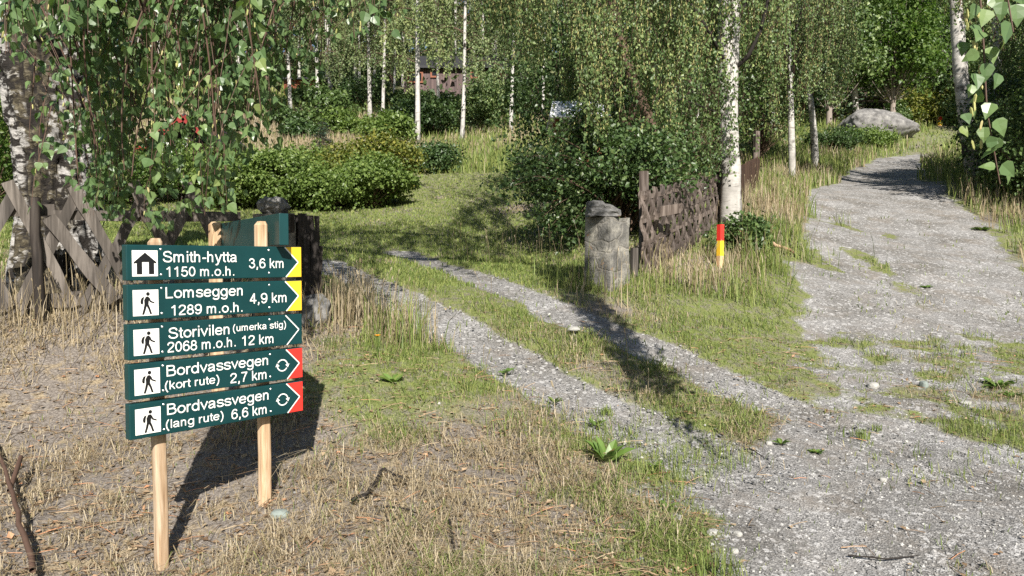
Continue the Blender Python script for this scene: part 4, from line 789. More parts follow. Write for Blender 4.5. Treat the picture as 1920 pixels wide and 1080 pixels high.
def birch_parts(root, c, base, H, rad, cb, spread, nb, tw_per, twl, per_m, size, lean=(0, 0), bark='bark', seed=0, trunk_path=None, catk=0, az_bias=None, twr=.003, tone=(0, .95), dense_low=0.0, brz=.5):
    r = c.r; base = np.asarray(base, float)
    if trunk_path is None:
        t = np.linspace(0, 1, 7); w = np.cumsum(r.normal(0, .012 * H / 6, (7, 2)), 0); w[0] = 0
        trunk_path = np.c_[base[0] + lean[0] * H * t + w[:, 0], base[1] + lean[1] * H * t + w[:, 1], base[2] - .25 + (H + .25) * t]
    trunk_path = np.asarray(trunk_path, float); tz = (trunk_path[:, 2] - base[2]) / H
    rads = rad * np.clip(1.0 - tz, .06, 1.1) ** .75; rads[0] = rad * 1.25
    trunk_mesh(root, trunk_path, rads, bark, 10, .04, seed)
    ax = lambda h: np.array([np.interp(h, trunk_path[:, 2] - base[2], trunk_path[:, k]) for k in range(2)])
    paths = []; BT = []; BL = []
    for i in range(nb):
        u = (i + r.random()) / nb; h = cb + (H * .97 - cb) * u ** (1 + dense_low); az = r.uniform(0, 6.283) if az_bias is None or r.random() > az_bias[1] else az_bias[0] + r.normal(0, .8)
        prof = math.sin(math.pi * min(1, .22 + .75 * (h - cb) / (H - cb))) ** .8; L = spread * prof * r.uniform(.7, 1.15) + .25
        t = np.linspace(0, 1, 6); o = np.array([math.cos(az), math.sin(az)]); bw = r.normal(0, .04 * L, (6, 2)); bw[0] = 0; p0 = ax(h)
        p = np.c_[p0[0] + o[0] * L * t + bw[:, 0], p0[1] + o[1] * L * t + bw[:, 1], base[2] + h + L * (brz * 1.5 * t - brz * 1.7 * t * t)]
        paths.append((p, rad * .22 * (1 - .8 * t) * (1 - .6 * (h / H)) + .004))
        k = max(2, int(tw_per * (.4 + .6 * prof))); tt = r.uniform(.25, 1, k); q = np.stack([np.interp(tt, t, p[:, j]) for j in range(3)], 1); q[:, :2] += r.normal(0, .10 * spread * .6, (k, 2)); l = twl * r.uniform(.4, 1.15, k)
        q[:, 2] += .12 - l; BT.append(q); BL.append(l)
    tubes(c.br, np.array([p for p, _ in paths]), np.array([q for _, q in paths]), 5)
    B = np.vstack(BT); L = np.concatenate(BL); gz = base[2] + .4; L = np.where(B[:, 2] < gz, np.maximum(L - (gz - B[:, 2]), .15), L); B[:, 2] = np.maximum(B[:, 2], gz)
    c.hang(B, L, per_m, size, tone, twr, .08, catk)
def birch(name, base, H, rad, cb, spread, label, group=None, seed=0, lmat='leaf_far', nb=42, tw_per=9, twl=.95, per_m=30, size=.10, bark='bark', limb='bark_brown', cat='birch tree', **kw):
    t = thing(name, base, label, cat, group); c = Crown(seed, LEAF_M, lmat); birch_parts(t, c, base, H, rad, cb, spread, nb, tw_per, twl, per_m, size, bark=bark, seed=seed, **kw); c.build(t, limb); return t
def copy_tree(root, loc, rz, sc, label, group=None):
    n = root.copy(); COL.objects.link(n); n.location = loc; n.rotation_euler = (0, 0, rz); n.scale = (sc, sc, sc); n['label'] = label
    if group: n['group'] = group
    for ch in root.children: c = ch.copy(); COL.objects.link(c); c.parent = n
    return n

# forest birches on the hillside, each trunk where it stands
protos = []
def forest_birch(px, py, H, label, k, rz, group='birches on the hillside', D=None, tx=None):
    b = gp(px, py) if D is None else np.array([P(px, py, D)[0], D, g(P(px, py, D)[0], D)])
    if k >= len(protos):
        o = birch('birch_tree', b, 15, (.105, .09, .09, .12)[k], (3.3, 3.6, 3.0, 2.0)[k], (1.8, 1.5, 2.0, 2.2)[k], label, group, 100 + k, nb=48, tw_per=9, twl=(1.2, 1.1, 1.3, 1.3)[k], per_m=30, size=.115, twr=.004, lean=((.01, 0), (-.03, .01), (.02, .02), (.0, 0))[k]); protos.append(o); return o
    return copy_tree(protos[k], tuple(b), rz, H / 15, label, group)
fb = [(783,278,15,'white birch with a long clean trunk standing before the dark bushes below the cabin',0,0),
 (546,231,14,'slim birch just left of the thicker white trunk on the dry slope',1,.4),
 (866,268,14,'birch with low drooping foliage round a stout white foot, in front of the cabin',3,2.0),
 (596,233,15,'thick white birch rising from the dry slope behind the green bush',2,1.2),
 (694,230,15,'straight birch on the dry grass, standing right of the green bush',0,2.3),
 (717,241,14,'darker grey-stemmed birch right beside the straight white one',1,3.6),
 (667,185,15,'leaning birch further up the slope, left one of a close pair',0,4.2),
 (675,197,14,'birch at the right of the close pair up the slope',1,5.2),
 (823,233,14,'thin birch between the long clean trunk and the drooping birch',1,.9),
 (957,253,14,'slender birch alone on the yellow grass right of the cabin',1,2.9),
 (1000,212,14,'birch up the slope behind the slender lone one',0,5.6),
 (1018,228,14,'birch just left of the little metal roof',1,4.4),
 (613,180,14,'thin pale birch behind the thick white trunk',1,1.8),
 (738,196,13,'thin birch in the dark gap left of the cabin corner',2,.2)]
for px, py, H, lab, k, rz in fb[:4] if False else sorted(fb, key=lambda f: 0):
    if k >= len(protos): k = len(protos)
    forest_birch(px, py, H, lab, k, rz)
for i, (px, D, H, k) in enumerate([(560,52,16,0),(640,56,17,2),(700,50,16,1),(755,60,17,0),(820,62,18,2),(880,62,17,1),(930,57,16,0),(985,54,17,2),(1045,50,16,3),(1090,46,16,0),(1140,42,15,2),(1190,48,16,3),(1250,42,15,0),(450,56,15,2),(300,52,15,3),(500,58,17,1),(1310,38,14,2),(1390,40,15,3),(1450,36,14,0),(850,56.5,17,3),(905,57,17,3),(620,48,17,3),(975,46,15,2)]):
    forest_birch(px, 100, H, 'pale birch crown deeper in the hillside wood, merging with its neighbours', k, i * 1.7, 'birches deep in the wood', D=D)

# ------------------------------------------------------------------ conifers and leafy trees
def conifer(name, base, H, rad, label, cat, seed, mat='needle', nw=26, low=.08, per=150, size=.12, bark='bark_brown', trunk_r=None, group=None):
    t = thing(name, base, label, cat, group); r = np.random.default_rng(seed); base = np.asarray(base, float)
    trunk_mesh(t, [base - VX * .2, base + VX * H * .5, base + VX * H], np.array([1.1, .6, .06]) * (trunk_r or H * .012 + .01), bark, 8, .03, seed); lf = MB(); br = MB(); bp_, rad_ = [], []
    for i in range(nw):
        h = H * (low + (1 - low) * (i + r.random()) / nw); L = rad * (1 - (h / H - low) / (1 - low)) ** .85 * r.uniform(.75, 1.1) + .03
        for j in range(5):
            az = r.uniform(0, 6.283); o = np.array([math.cos(az), math.sin(az), 0]); tt = np.linspace(0, 1, 5)[:, None]
            bp_.append(base + VX * h + o * L * tt + VX * L * (.12 * tt - .30 * tt ** 2)); rad_.append(np.linspace(.012, .003, 5) * (H / 6 + .4))
            n = max(6, int(per * L / rad / 5)); u = r.uniform(.1, 1, n); p = base + VX * h + o * (L * u)[:, None] + VX * (L * (.12 * u - .30 * u ** 2))[:, None] + r.normal(0, .05 * L + .02, (n, 3))
            sd = np.sign(r.normal(size=n)); pr = np.cross(o, VX); d = o * .7 + pr * sd[:, None] * .8 + r.normal(0, .25, (n, 3)) + np.array([0, 0, -.1]); stamp(lf, np.array([(0,0,0),(-.13,.5,0),(0,1,.03),(.13,.5,0)]), [np.array([(0,3,2,1)])], p, d, r.normal(0, .5, (n, 3)) + VX, size * r.uniform(.6, 1.2, n), r.random(n))
    tubes(br, np.array(bp_), np.array(rad_), 3); lf.merge(br, 1); lf.build('crown', [M[mat], M[bark]], t); return t
def leafy(name, base, H, rad, cb, label, cat, seed, mat='leaf_bright', n=9000, size=.16, trunk_r=.14, bark='bark_grey', clumps=46, sq=1.0, group=None, stems=1):
    """broad-leaved tree or bush: clumps of leaves round the ends of limbs"""
    t = thing(name, base, label, cat, group); r = np.random.default_rng(seed); base = np.asarray(base, float)
    cz = (cb + H) / 2; hz = (H - cb) / 2
    cc = rdirs(clumps, r) * (r.uniform(.25, 1, clumps) ** .45)[:, None]; cc = base + np.array([0, 0, cz]) + cc * np.array([rad, rad * sq, hz])
    cc[:, 2] = np.maximum(cc[:, 2], G(cc[:, 0], cc[:, 1]) + .12 * H * .3)
    br = MB(); bp_ = []; bw_ = []
    for q in cc:
        s0 = base + VX * min(cb * r.uniform(.6, 1.1), q[2] - base[2]) * (1 if stems == 1 else .1) + (r.normal(0, .12 * rad, 3) * np.array([1, 1, 0]) if stems > 1 else 0); mid = s0 * .45 + q * .55 + np.array([0, 0, -.08 * H * (stems == 1)]); tt = np.linspace(0, 1, 6)[:, None]
        bp_.append((1 - tt) ** 2 * s0 + 2 * tt * (1 - tt) * mid + tt ** 2 * q); bw_.append(np.linspace(1, .25, 6) * trunk_r * (.16 if stems == 1 else .5))
    tubes(br, np.array(bp_), np.array(bw_), 5)
    if stems == 1: trunk_mesh(t, [base - VX * .2, base + VX * cb, base + VX * (cb + .6 * (H - cb))], [trunk_r * 1.15, trunk_r * .85, trunk_r * .2], bark, 9, .04, seed)
    br.build('limb', M[bark], t)
    k = r.integers(0, clumps, n); cr = (rad * hz * rad) ** (1 / 3) * 1.25 / clumps ** (1 / 3) * r.uniform(.6, 1.35, clumps)
    dv = rdirs(n, r); p = cc[k] + dv * (cr[k] * (r.uniform(.2, 1, n) ** .5 + (r.random(n) < .14) * r.uniform(0, 1.2, n)))[:, None] * np.array([1.1, 1.1, .85])
    gz = G(p[:, 0], p[:, 1]) + .03; ok = p[:, 2] > gz; p, dv, k = p[ok], dv[ok], k[ok]; n = len(p)
    nor = dv * .6 + rdirs(n, r) * .7 + np.array([0, 0, .5]); d = rdirs(n, r) + dv * .5 + np.array([0, 0, -.45]); lf = MB()
    cr = cr
    tone = np.clip(r.uniform(0, .9, n) * .8 + .2 * r.random(clumps)[k], 0, 1)
    stamp(lf, *LEAF_M, p, d, nor, size * r.uniform(.6, 1.2, n), tone); lf.build('crown', M[mat], t); return t
def at_ground(px, D): x = P(px, 500, D)[0]; return np.array([x, D, g(x, D)])
# the hedge bushes at the lawn's edge
for i, (px, D, H, rad, sq, mat, n, lab) in enumerate([
 (430,17.3,1.35,1.0,.9,'leaf_hedge',9000,'green bush at the lawn edge, half behind the hanging birch leaves'),
 (520,17.6,1.28,1.1,.9,'leaf_hedge',12000,'rounded green bush at the lawn edge behind the signpost top'),
 (612,17.5,.88,1.1,.9,'leaf_hedge',12000,'low green bush in the middle of the hedge at the lawn edge'),
 (700,17.9,1.2,.95,.9,'leaf_hedge',12000,'green bush closing the hedge at its gravel-lawn end'),
 (650,19.6,1.25,1.0,.9,'leaf_yellow',6500,'yellowing bush rising behind the green hedge'),
 (722,20.3,1.45,1.0,.8,'leaf_yellow',6500,'reddish green bush at the back of the hedge, topmost'),
 (570,20.5,1.05,1.3,.8,'leaf_hedge',7000,'pale green bush behind the hedge below the dry slope'),
 (352,18.6,1.4,1.2,.9,'leaf_bright',6000,'bright green bush under the white railing'),
 (40,15,2.7,1.7,1,'leaf_bright',9000,'bright leafy bush showing past the thick birch trunk'),
 (225,17.5,1.5,1.2,1,'leaf_bright',7000,'sunlit bush behind the hanging leaves beside the thick trunk'),
 (-60,12,3.4,1.5,1,'leaf_bright',8000,'tall bright bush behind the lattice fence end')]):
    leafy('garden_bush', at_ground(px, D), H, rad, .15, lab, 'bush', 300 + i, mat, n, .085 if D < 19 else .10, .03, 'bark_brown', 46, sq, 'bushes along the lawn', 3)
leafy('juniper_bush', at_ground(793, 23.5), .85, 1.05, .02, 'low dark juniper bush spreading on the far lawn edge', 'bush', 320, 'leaf_shrub', 6000, .10, .03, 'bark_brown', 30, .6, None, 3)
conifer('young_spruce', at_ground(608, 24.5), 1.45, .58, 'little blue-grey spruce standing on the dry slope', 'spruce', 321, 'needle_blue', 22, .02, 260, .09)
for i, (px, D, H, rad, mat, lab) in enumerate([
 (622,33,2.1,1.1,'leaf_shrub','green bush in front of the thick white birch on the slope'),
 (655,32,1.2,1.0,'leaf_hedge','low bush between the slope birches and the hedge'),
 (760,33,1.7,1.0,'leaf_shrub','dark bush left of the long clean birch trunk'),
 (808,34,1.8,1.2,'leaf_shrub','dark bush right of the long clean birch trunk'),
 (735,30,1.2,1.0,'leaf_hedge','low bush at the foot of the long clean birch'),
 (905,37,2.2,1.2,'leaf_mid','grey-green bush beside the drooping birch foot'),
 (925,44,2.4,1.4,'leaf_mid','green bush below the cabin end window'),
 (985,43,2.2,1.3,'leaf_shrub','dark bush behind the slender lone birch'),
 (575,43,1.0,1.4,'leaf_shrub','shadowed bush under the red shed'),
 (545,34,.8,.9,'leaf_shrub','small low bush on the dry slope beside the slim birch'),
 (570,29.5,.8,.8,'leaf_shrub','small bush on the dry grass left of the little spruce'),
 (700,45,1.7,2.0,'leaf_shrub','dark bush low between trunks left of the cabin'),
 (640,50,1.0,1.6,'leaf_shrub','dark undergrowth bush behind the close pair of birches'),
 (780,45,.9,1.8,'leaf_shrub','dark bush directly under the cabin wall'),
 (860,45,.9,1.5,'leaf_shrub','dark bush under the cabin behind the drooping birch'),
 (495,38,1.0,1.2,'leaf_mid','pale bush beside the dark pine trunk')]):
    leafy('hillside_bush', at_ground(px, D), H, rad, .1, lab, 'bush', 340 + i, mat, 4200, .15, .03, 'bark_brown', 30, .8, 'bushes on the hillside', 3)
conifer('pine_tree', at_ground(506, 34), 8.5, 1.5, 'thin dark-stemmed pine left of the slope birches', 'pine', 361, 'needle', 16, .28, 260, .22, 'bark_brown', .11)
for i, (px, D, H, rad, lab) in enumerate([(735,60,17,3.0,'dark spruce in the gap left of the cabin'),(645,62,18,3.2,'dark spruce behind the close pair of birches'),(565,58,16,3,'dark spruce above the red shed'),(1130,44,13,2.6,'dark spruce behind the weeping birch foliage'),(1560,44,14,2.8,'dark spruce above the boulder'),(1500,38,13,2.5,'dark spruce behind the roadside birches'),(1690,58,16,3,'dark spruce beyond the road bend'),(1830,50,15,2.8,'dark spruce behind the twin-stemmed birch')]):
    conifer('spruce_tree', at_ground(px, D), H, rad, lab, 'spruce', 370 + i, 'needle', 30, .06, 330, .42, group='dark spruces in the wood')
# broad crowns round the end of the road
for i, (px, D, H, rad, cb, mat, lab) in enumerate([
 (1668,37,7.5,2.4,2.0,'leaf_bright','small light-stemmed tree with a bright crown behind the boulder'),
 (1730,44,9,2.6,1.0,'leaf_shrub','bushy green tree beyond the road bend'),
 (1610,46,11,2.8,1.6,'leaf_shrub','broad dark green tree above the picnic table'),
 (1790,47,10,2.6,.6,'leaf_mid','leafy tree behind the far pole'),
 (1700,51,13,3.2,1,'leaf_mid','tall leafy tree at the back of the road end'),
 (1880,44,10,2.8,.6,'leaf_shrub','dark leafy tree behind the twin birch'),
 (1955,38,9,2.6,.6,'leaf_mid','leafy tree at the edge beyond the verge bushes'),
 (1550,36,9,2.2,1.2,'leaf_mid','leafy tree close behind the roadside birches')]):
    leafy('leafy_tree', at_ground(px, D), H, rad, cb, lab, 'tree', 400 + i, mat, 11000, .19, .14, 'bark_grey', 60, 1, 'leafy trees at the road end')
for i, (px, D, H, rad, lab) in enumerate([(1075, 18.5, 4.6, 1.7, 'dark leafy tree filling the gap left of the leaning birch'), (1185, 17.5, 5.2, 1.8, 'dark leafy tree directly behind the leaning birch'), (1290, 19, 5.6, 1.9, 'dark leafy tree behind the white birch by the fence'), (1425, 24, 6.2, 2.0, 'dark leafy tree behind the plank fence end'), (1345, 23, 7.5, 2.2, 'taller dark tree between the fence birch and the hillside')]):
    leafy('leafy_tree', at_ground(px, D), H, rad, .5, lab, 'tree', 460 + i, 'leaf_shrub', 9000, .10, .08, 'bark_brown', 50, 1, 'dark trees behind the fence')
for i, (px, D, H, rad, mat, lab, size) in enumerate([
 (1700,43,1.9,1.6,'leaf_yellow','yellow-green bush left of the far stake',.14),(1745,44,2.0,1.4,'leaf_yellow','yellowing bush behind the far stake',.14),(1655,42,1.4,1.3,'leaf_shrub','low bush between boulder and picnic table',.14),
 (1800,43,1.8,1.3,'leaf_mid','bush just right of the far pole',.14),
 (1590,29.5,.7,1.2,'leaf_hedge','bright weedy bush in front of the boulder',.09),(1555,28,.9,1.0,'leaf_shrub','dark weedy bush left of the boulder',.09),(1625,30,.55,.9,'leaf_hedge','low weed clump at the boulder foot',.09)]):
    leafy('roadside_bush', at_ground(px, D), H, rad, .05, lab, 'bush', 420 + i, mat, 5200, size, .025, 'bark_brown', 34, .8, 'bushes by the road bend', 3)
for i, (px, D, H, rad, lab) in enumerate([(1905,16.2,2.6,1.1,'dark dense bush on the verge close behind the twin birch'),(1960,14.5,2.4,1.2,'dark dense bush at the frame side of the verge'),(1890,20,3.6,1.3,'taller leafy bush on the verge behind the twin birch'),(1945,22,4.6,1.8,'tall leafy bush up the right verge')]):
    leafy('verge_bush', at_ground(px, D), H, rad, .1, lab, 'bush', 440 + i, 'leaf_mid' if i > 1 else 'leaf_shrub', 11000, .075 if i < 2 else .09, .03, 'bark_brown', 60, 1, 'bushes on the right verge', 3)

# ------------------------------------------------------------------ the big spreading shrub by the gate, birches by the fence
ms = thing('spreading_shrub', at_ground(1150, 11.0), 'wide dark leafy shrub with long low boughs behind the stone gatepost', 'shrub')
c = Crown(500, LEAF_M, 'leaf_shrub'); r = c.r; b0 = at_ground(1165, 11.2); P_, W_ = [], []; ends = []
for i in range(90):
    px = r.uniform(985, 1330); D = 11 + r.normal(0, .9); lowy = np.interp(px, [960, 1010, 1080, 1200, 1330], [345, 400, 440, 350, 345]); topy = np.interp(px, [960, 1020, 1080, 1200, 1330], [285, 250, 240, 235, 250]); e = P(px, r.uniform(topy, lowy), D)
    if e[2] < g(e[0], e[1]) + .15: e[2] = g(e[0], e[1]) + .15
    s0 = b0 + np.array([r.normal(0, .25), r.normal(0, .2), r.uniform(0, .3)]); mid = np.array([s0[0] * .6 + e[0] * .4, s0[1] * .6 + e[1] * .4, max(e[2] + .1, s0[2] * .3 + e[2] * .7)]); tt = np.linspace(0, 1, 7)[:, None]; p = (1 - tt) ** 2 * s0 + 2 * tt * (1 - tt) * mid + tt ** 2 * e
    P_.append(p); W_.append(np.linspace(.022, .004, 7)); ends.append((p, e))
for px, y, D in [(955,350,10.8),(965,322,11.2),(975,372,10.9),(985,300,11.4),(1000,396,10.6),(968,300,11.3),(1030,430,10.4),(950,335,11),(1060,445,10.3),(1085,222,11.5),(1100,215,11.3),(1110,225,11),(1050,240,11.2)]:
    for q in range(3):
        e = P(px + r.normal(0, 9), y + r.normal(0, 7), D + r.normal(0, .3)); s0 = b0 + np.array([0, 0, .5]); mid = (s0 + e) / 2 + VX * .45; tt = np.linspace(0, 1, 7)[:, None]; p = (1 - tt) ** 2 * s0 + 2 * tt * (1 - tt) * mid + tt ** 2 * e; P_.append(p); W_.append(np.linspace(.018, .003, 7)); ends.append((p, e))
tubes(c.br, np.array(P_), np.array(W_), 5)
for p, e in ends:
    n = 150; u = r.uniform(.35, 1.04, n) ** .8; tt = np.linspace(0, 1, 7); q = np.stack([np.interp(u, tt, p[:, k]) for k in range(3)], 1) + r.normal(0, .13, (n, 3)) * (np.array([1, 1, .7]))
    q[:, 2] = np.maximum(q[:, 2], G(q[:, 0], q[:, 1]) + .04); c.lf_add(q, rdirs(n, r) + np.array([0, -.2, -.6]), rdirs(n, r) * .8 + np.array([0, -.2, .8]), .068 * r.uniform(.6, 1.2, n), np.clip(r.normal(.4, .28, n), 0, 1))
c.build(ms, 'bark_brown')

def to_curtain(spec, n, r, grd=.3):
    """bottom ends of hanging twigs over a patch: spec rows (x, lowest y)"""
    xs = np.array([a for a, _ in spec]); yb = np.array([b for _, b in spec]); px = r.uniform(xs[0], xs[-1], n); return px, np.interp(px, xs, yb)
def clusters(spec, n, r, d0, d1, per=9, sx=15, sy=26, up=20):
    ng = max(3, n // per); gx, gb_ = to_curtain(spec, ng, r); gy = gb_ * r.uniform(0, 1, ng) ** .8 - up; gD = r.uniform(d0, d1, ng); k = r.integers(0, ng, n); sl = r.normal(0, .16, (ng, 2))
    px = gx[k] + r.normal(0, sx, n); D = gD[k] + r.normal(0, .16, n); y = np.minimum(gy[k] + r.normal(0, sy, n), np.interp(px, [q[0] for q in spec], [q[1] for q in spec]))
    return np.array([P(a, b, d) for a, b, d in zip(px, y, D)]), sl[k]
# main white birch by the fence, crown drooping over the shrub
mbz = P(1371, 425, 11.0); mbz[2] = g(mbz[0], mbz[1]); mt = thing('birch_tree', mbz, 'white birch rising beside the woven fence, weeping foliage full of catkins', 'birch tree')
trunk_mesh(mt, [mbz - VX * .3, P(1371, 340, 11), P(1366, 250, 11), P(1364, 130, 11), P(1369, 0, 11.05), P(1366, -160, 11.2), P(1360, -420, 11.5)], [.17, .145, .135, .155, .16, .14, .07], 'bark', 16, .035, 5)
c = Crown(510, LEAF_M, 'leaf_mid'); r = c.r
for pts, r0, r1 in [([(1372,128,11),(1385,122,10.9),(1403,105,10.8),(1425,60,10.7),(1438,10,10.6),(1452,-60,10.5)], .036, .022), ([(1366,128,11),(1330,60,10.6),(1250,-60,10.2),(1150,-130,10)], .03, .02), ([(1366,60,11),(1420,-30,11),(1500,-90,11.3)], .03, .02), ([(1362,150,11),(1310,165,10.9),(1255,200,10.7),(1215,225,10.6)], .022, .008), ([(1366,20,11),(1300,-60,11.5),(1200,-160,12)], .03, .02), ([(1368,220,11),(1330,205,10.8),(1290,190,10.6)], .018, .006)]:
    pp = np.array([P(*q) for q in pts]); t = np.linspace(0, 1, 16); sp = np.stack([np.interp(t, np.linspace(0, 1, len(pp)), pp[:, k]) for k in range(3)], 1); lm = MB(); tubes(lm, sp, r0 + (r1 - r0) * t, 6); c.limbs.append(lm)
B, sl_ = clusters([(930, 60), (985, 170), (1030, 250), (1090, 280), (1150, 300), (1210, 315), (1290, 310), (1345, 260)], 560, r, 9.7, 12.2, 15)
c.hang(B, r.uniform(.6, 1.5, 560), 32, r.uniform(.042, .062, 560), (0, 1), .002, .08, 9, .042, slant=sl_)
px = r.uniform(1340, 1480, 170); yb = np.interp(px, [1340, 1380, 1420, 1480], [150, 110, 130, 200]); D = r.uniform(10.3, 12, 170); B = np.array([P(a, b * r.uniform(-.4, 1) - 10, d) for a, b, d in zip(px, yb, D)]); c.hang(B, r.uniform(.5, 1.3, 170), 30, .052, (0, .95), .0025, .08, 4, .034)
B = np.array([P(1352 + r.normal(0, 24), r.uniform(150, 335), 10.75 + r.normal(0, .25)) for _ in range(130)]); c.hang(B, r.uniform(.2, .6, 130), 40, .05, (0, .8), .002, .05)
hi = 330; B = np.c_[r.normal(2.6, 1.7, hi), r.normal(11.2, 1.5, hi), r.uniform(6.2, 12, hi)]; c.hang(B, r.uniform(.8, 1.6, hi), 16, .085, (0, .95), .003, .08)
c.build(mt, 'darktwig')
# leaning brown-stemmed birch inside the shrub
lz = at_ground(1262, 12.6); lt = thing('birch_tree', lz, 'leaning brown-barked birch half hidden in the dark shrub', 'birch tree')
trunk_mesh(lt, [lz - VX * .2, P(1240, 300, 12.6), P(1222, 235, 12.6), P(1192, 165, 12.6), P(1160, 60, 12.6), P(1120, -120, 12.8), P(1100, -300, 13)], [.11, .10, .09, .085, .075, .06, .03], 'bark_brown', 12, .05, 6)
c = Crown(511, LEAF_M, 'leaf_mid'); r = c.r; n = 400; B, sl_ = clusters([(930, 150), (1100, 200), (1300, 200)], n, r, 12.4, 14.4, 10, up=60); c.hang(B, r.uniform(.6, 1.4, n), 24, .062, (0, .9), .003, .1, 3, .04, slant=sl_); c.build(lt, 'darktwig')
# roadside birches further up
def roadside(px, py, D, H, rad, seed, lab, tp, spec, n, dr, per=26, size=.07, ck=3):
    b = at_ground(px, D); t = thing('birch_tree', b, lab, 'birch tree'); tp = [b - VX * .2] + [P(a, y, d) for a, y, d in tp]; k = len(tp)
    trunk_mesh(t, tp, rad * np.linspace(1.15, .45, k), 'bark', 12, .035, seed); c = Crown(seed, LEAF_M, 'leaf_mid'); r = c.r; B, sl_ = clusters(spec, n, r, D - dr, D + dr, 11, 9, 20, 25)
    gz = G(B[:, 0], B[:, 1]) + .5; B[:, 2] = np.maximum(B[:, 2], gz); L = r.uniform(.8, 2.2, n); c.hang(B, L, per, size, (0, 1), .0035, .1, ck * 1.8, .06, slant=sl_)
    bpn = []
    for q in range(26):
        zf = r.uniform(.35, 1); i = min(k - 2, int(zf * (k - 1))); s0 = tp[i] + (tp[i + 1] - tp[i]) * (zf * (k - 1) - i); e = B[r.integers(0, n)] + VX * 1.2; tt = np.linspace(0, 1, 6)[:, None]; mid = (s0 + e) / 2 + VX * .5; bpn.append((1 - tt) ** 2 * s0 + 2 * tt * (1 - tt) * mid + tt ** 2 * e)
    tubes(c.br, np.array(bpn), np.linspace(.03, .006, 6), 5); c.build(t, 'darktwig'); return t
roadside(1527, 288, 23, 12, .105, 520, 'birch with a leaning white stem on the roadside, long drooping curtains of leaves', [(1526, 250, 23), (1520, 190, 23), (1512, 120, 23), (1505, 0, 23.2), (1500, -200, 23.5)], [(1470, 150), (1500, 190), (1540, 190), (1570, 245), (1600, 170), (1625, 60)], 430, 1.6)
roadside(1484, 300, 19.5, 11, .085, 521, 'shaded birch just left of the leaning roadside stem', [(1484, 250, 19.5), (1482, 170, 19.5), (1478, 60, 19.6), (1474, -160, 20)], [(1395, 170), (1430, 235), (1465, 285), (1500, 285), (1530, 200), (1560, 120)], 430, 1.5, 26, .064)
roadside(1602, 205, 38, 13, .16, 522, 'pale birch standing behind the boulder', [(1600, 140, 38), (1600, 60, 38), (1598, -120, 38)], [(1560, 110), (1600, 120), (1650, 100)], 120, 2, 18, .12, 0)
# twin-stemmed birch on the right verge
tb = P(1832, 338, 17.0); tb[2] = g(tb[0], 17.0); tw = thing('birch_tree', tb, 'twin-stemmed birch with black-scarred white bark on the right verge', 'birch tree')
trunk_mesh(tw, [P(1828, 345, 17), P(1820, 290, 17), P(1812, 220, 17), P(1802, 150, 17), P(1797, 80, 17), P(1790, -30, 17.1), P(1780, -260, 17.5)], [.19, .17, .17, .165, .15, .13, .06], 'bark', 14, .05, 7)
trunk_mesh(tw, [P(1850, 345, 17.1), P(1852, 290, 17.2), P(1858, 220, 17.4), P(1866, 120, 17.6), P(1872, 0, 17.8), P(1880, -240, 18)], [.16, .14, .135, .13, .12, .05], 'bark', 14, .05, 8)
c = Crown(530, LEAF_M, 'leaf_mid'); r = c.r; n = 380; B, sl_ = clusters([(1740, -10), (1800, 60), (1860, 180), (1990, 290)], n, r, 16.2, 18.4, 10, 10, 22, 20); c.hang(B, r.uniform(.6, 1.6, n), 26, .062, (0, 1), .003, .1, 2.5, .05, slant=sl_)
n = 240; B = np.c_[r.normal(11.1, 1.4, n), r.normal(18.0, 1.0, n), r.uniform(9.5, 13, n)]; c.hang(B, r.uniform(.8, 1.8, n), 14, .09, (0, .9), .003, .1); c.build(tw, 'darktwig')
# birch beyond the right edge, only its shade falls across the road
for k, (x, y, H, cb, sp, nb) in enumerate([(11.7, 12.0, 7.4, 3.2, 2.4, 80), (13.2, 14.2, 8.0, 3.0, 2.4, 80)]):
    birch('birch_tree', np.array([x, y, g(x, y)]), H, .12, cb, sp, ('birch beyond the right verge casting shade on the road', 'second birch further out beyond the right verge')[k], None, 531 + k, 'leaf_mid', nb, 12, 1.1, 32, .12)
# small elder-like bush at the birch foot
leafy('weedy_shrub', P(1388, 470, 9.9) * np.array([1, 1, 0]) + np.array([0, 0, g(P(1388, 470, 9.9)[0], 9.9)]), .50, .34, .03, 'small dark leafy shrub at the foot of the white birch behind the stake', 'shrub', 540, 'leaf_shrub', 2600, .062, .012, 'bark_brown', 22, .9, None, 3)

# ------------------------------------------------------------------ the old birch on the left with its overhanging crown
obz = P(108, 560, 6.6); obz[2] = g(obz[0], obz[1]); old = thing('old_birch', obz, 'massive old birch with black fissured trunk, its leafy twigs hanging over the signpost', 'birch tree')
pth = np.array([obz - VX * .35, P(112, 470, 6.6), P(110, 380, 6.6), P(102, 280, 6.6), P(92, 180, 6.6), P(88, 90, 6.6), P(92, 0, 6.6), P(100, -90, 6.6), P(110, -220, 6.55)]); rd_ = np.array([.46, .37, .325, .33, .345, .36, .34, .30, .26])
m, sd = 210, 112; t = np.linspace(0, 1, m); src = np.linspace(0, 1, len(pth)); pc = np.stack([np.interp(t, src, pth[:, k]) for k in range(3)], 1); rc = np.interp(t, src, rd_)
for _ in range(3): pc[1:-1] = (pc[:-2] + pc[1:-1] * 2 + pc[2:]) / 4; rc[1:-1] = (rc[:-2] + rc[1:-1] * 2 + rc[2:]) / 4
th = np.arange(sd) * 2 * np.pi / sd; TT, ZZ = np.meshgrid(th, pc[:, 2]); cx, cy = np.cos(TT), np.sin(TT)
big = fbm(cx * 1.6, cy * 1.6, ZZ * .9, 3, 61) - .5; rid = np.abs(fbm(cx * 3.4, cy * 3.4, ZZ * 1.9 + big * 2, 4, 62) - .5) * 2; fine = fbm(cx * 9, cy * 9, ZZ * 6, 3, 63) - .5
lump = sstep(.25, 0, rid); rr = rc[:, None] * (1 + .22 * big) - .055 * lump + .035 * fine
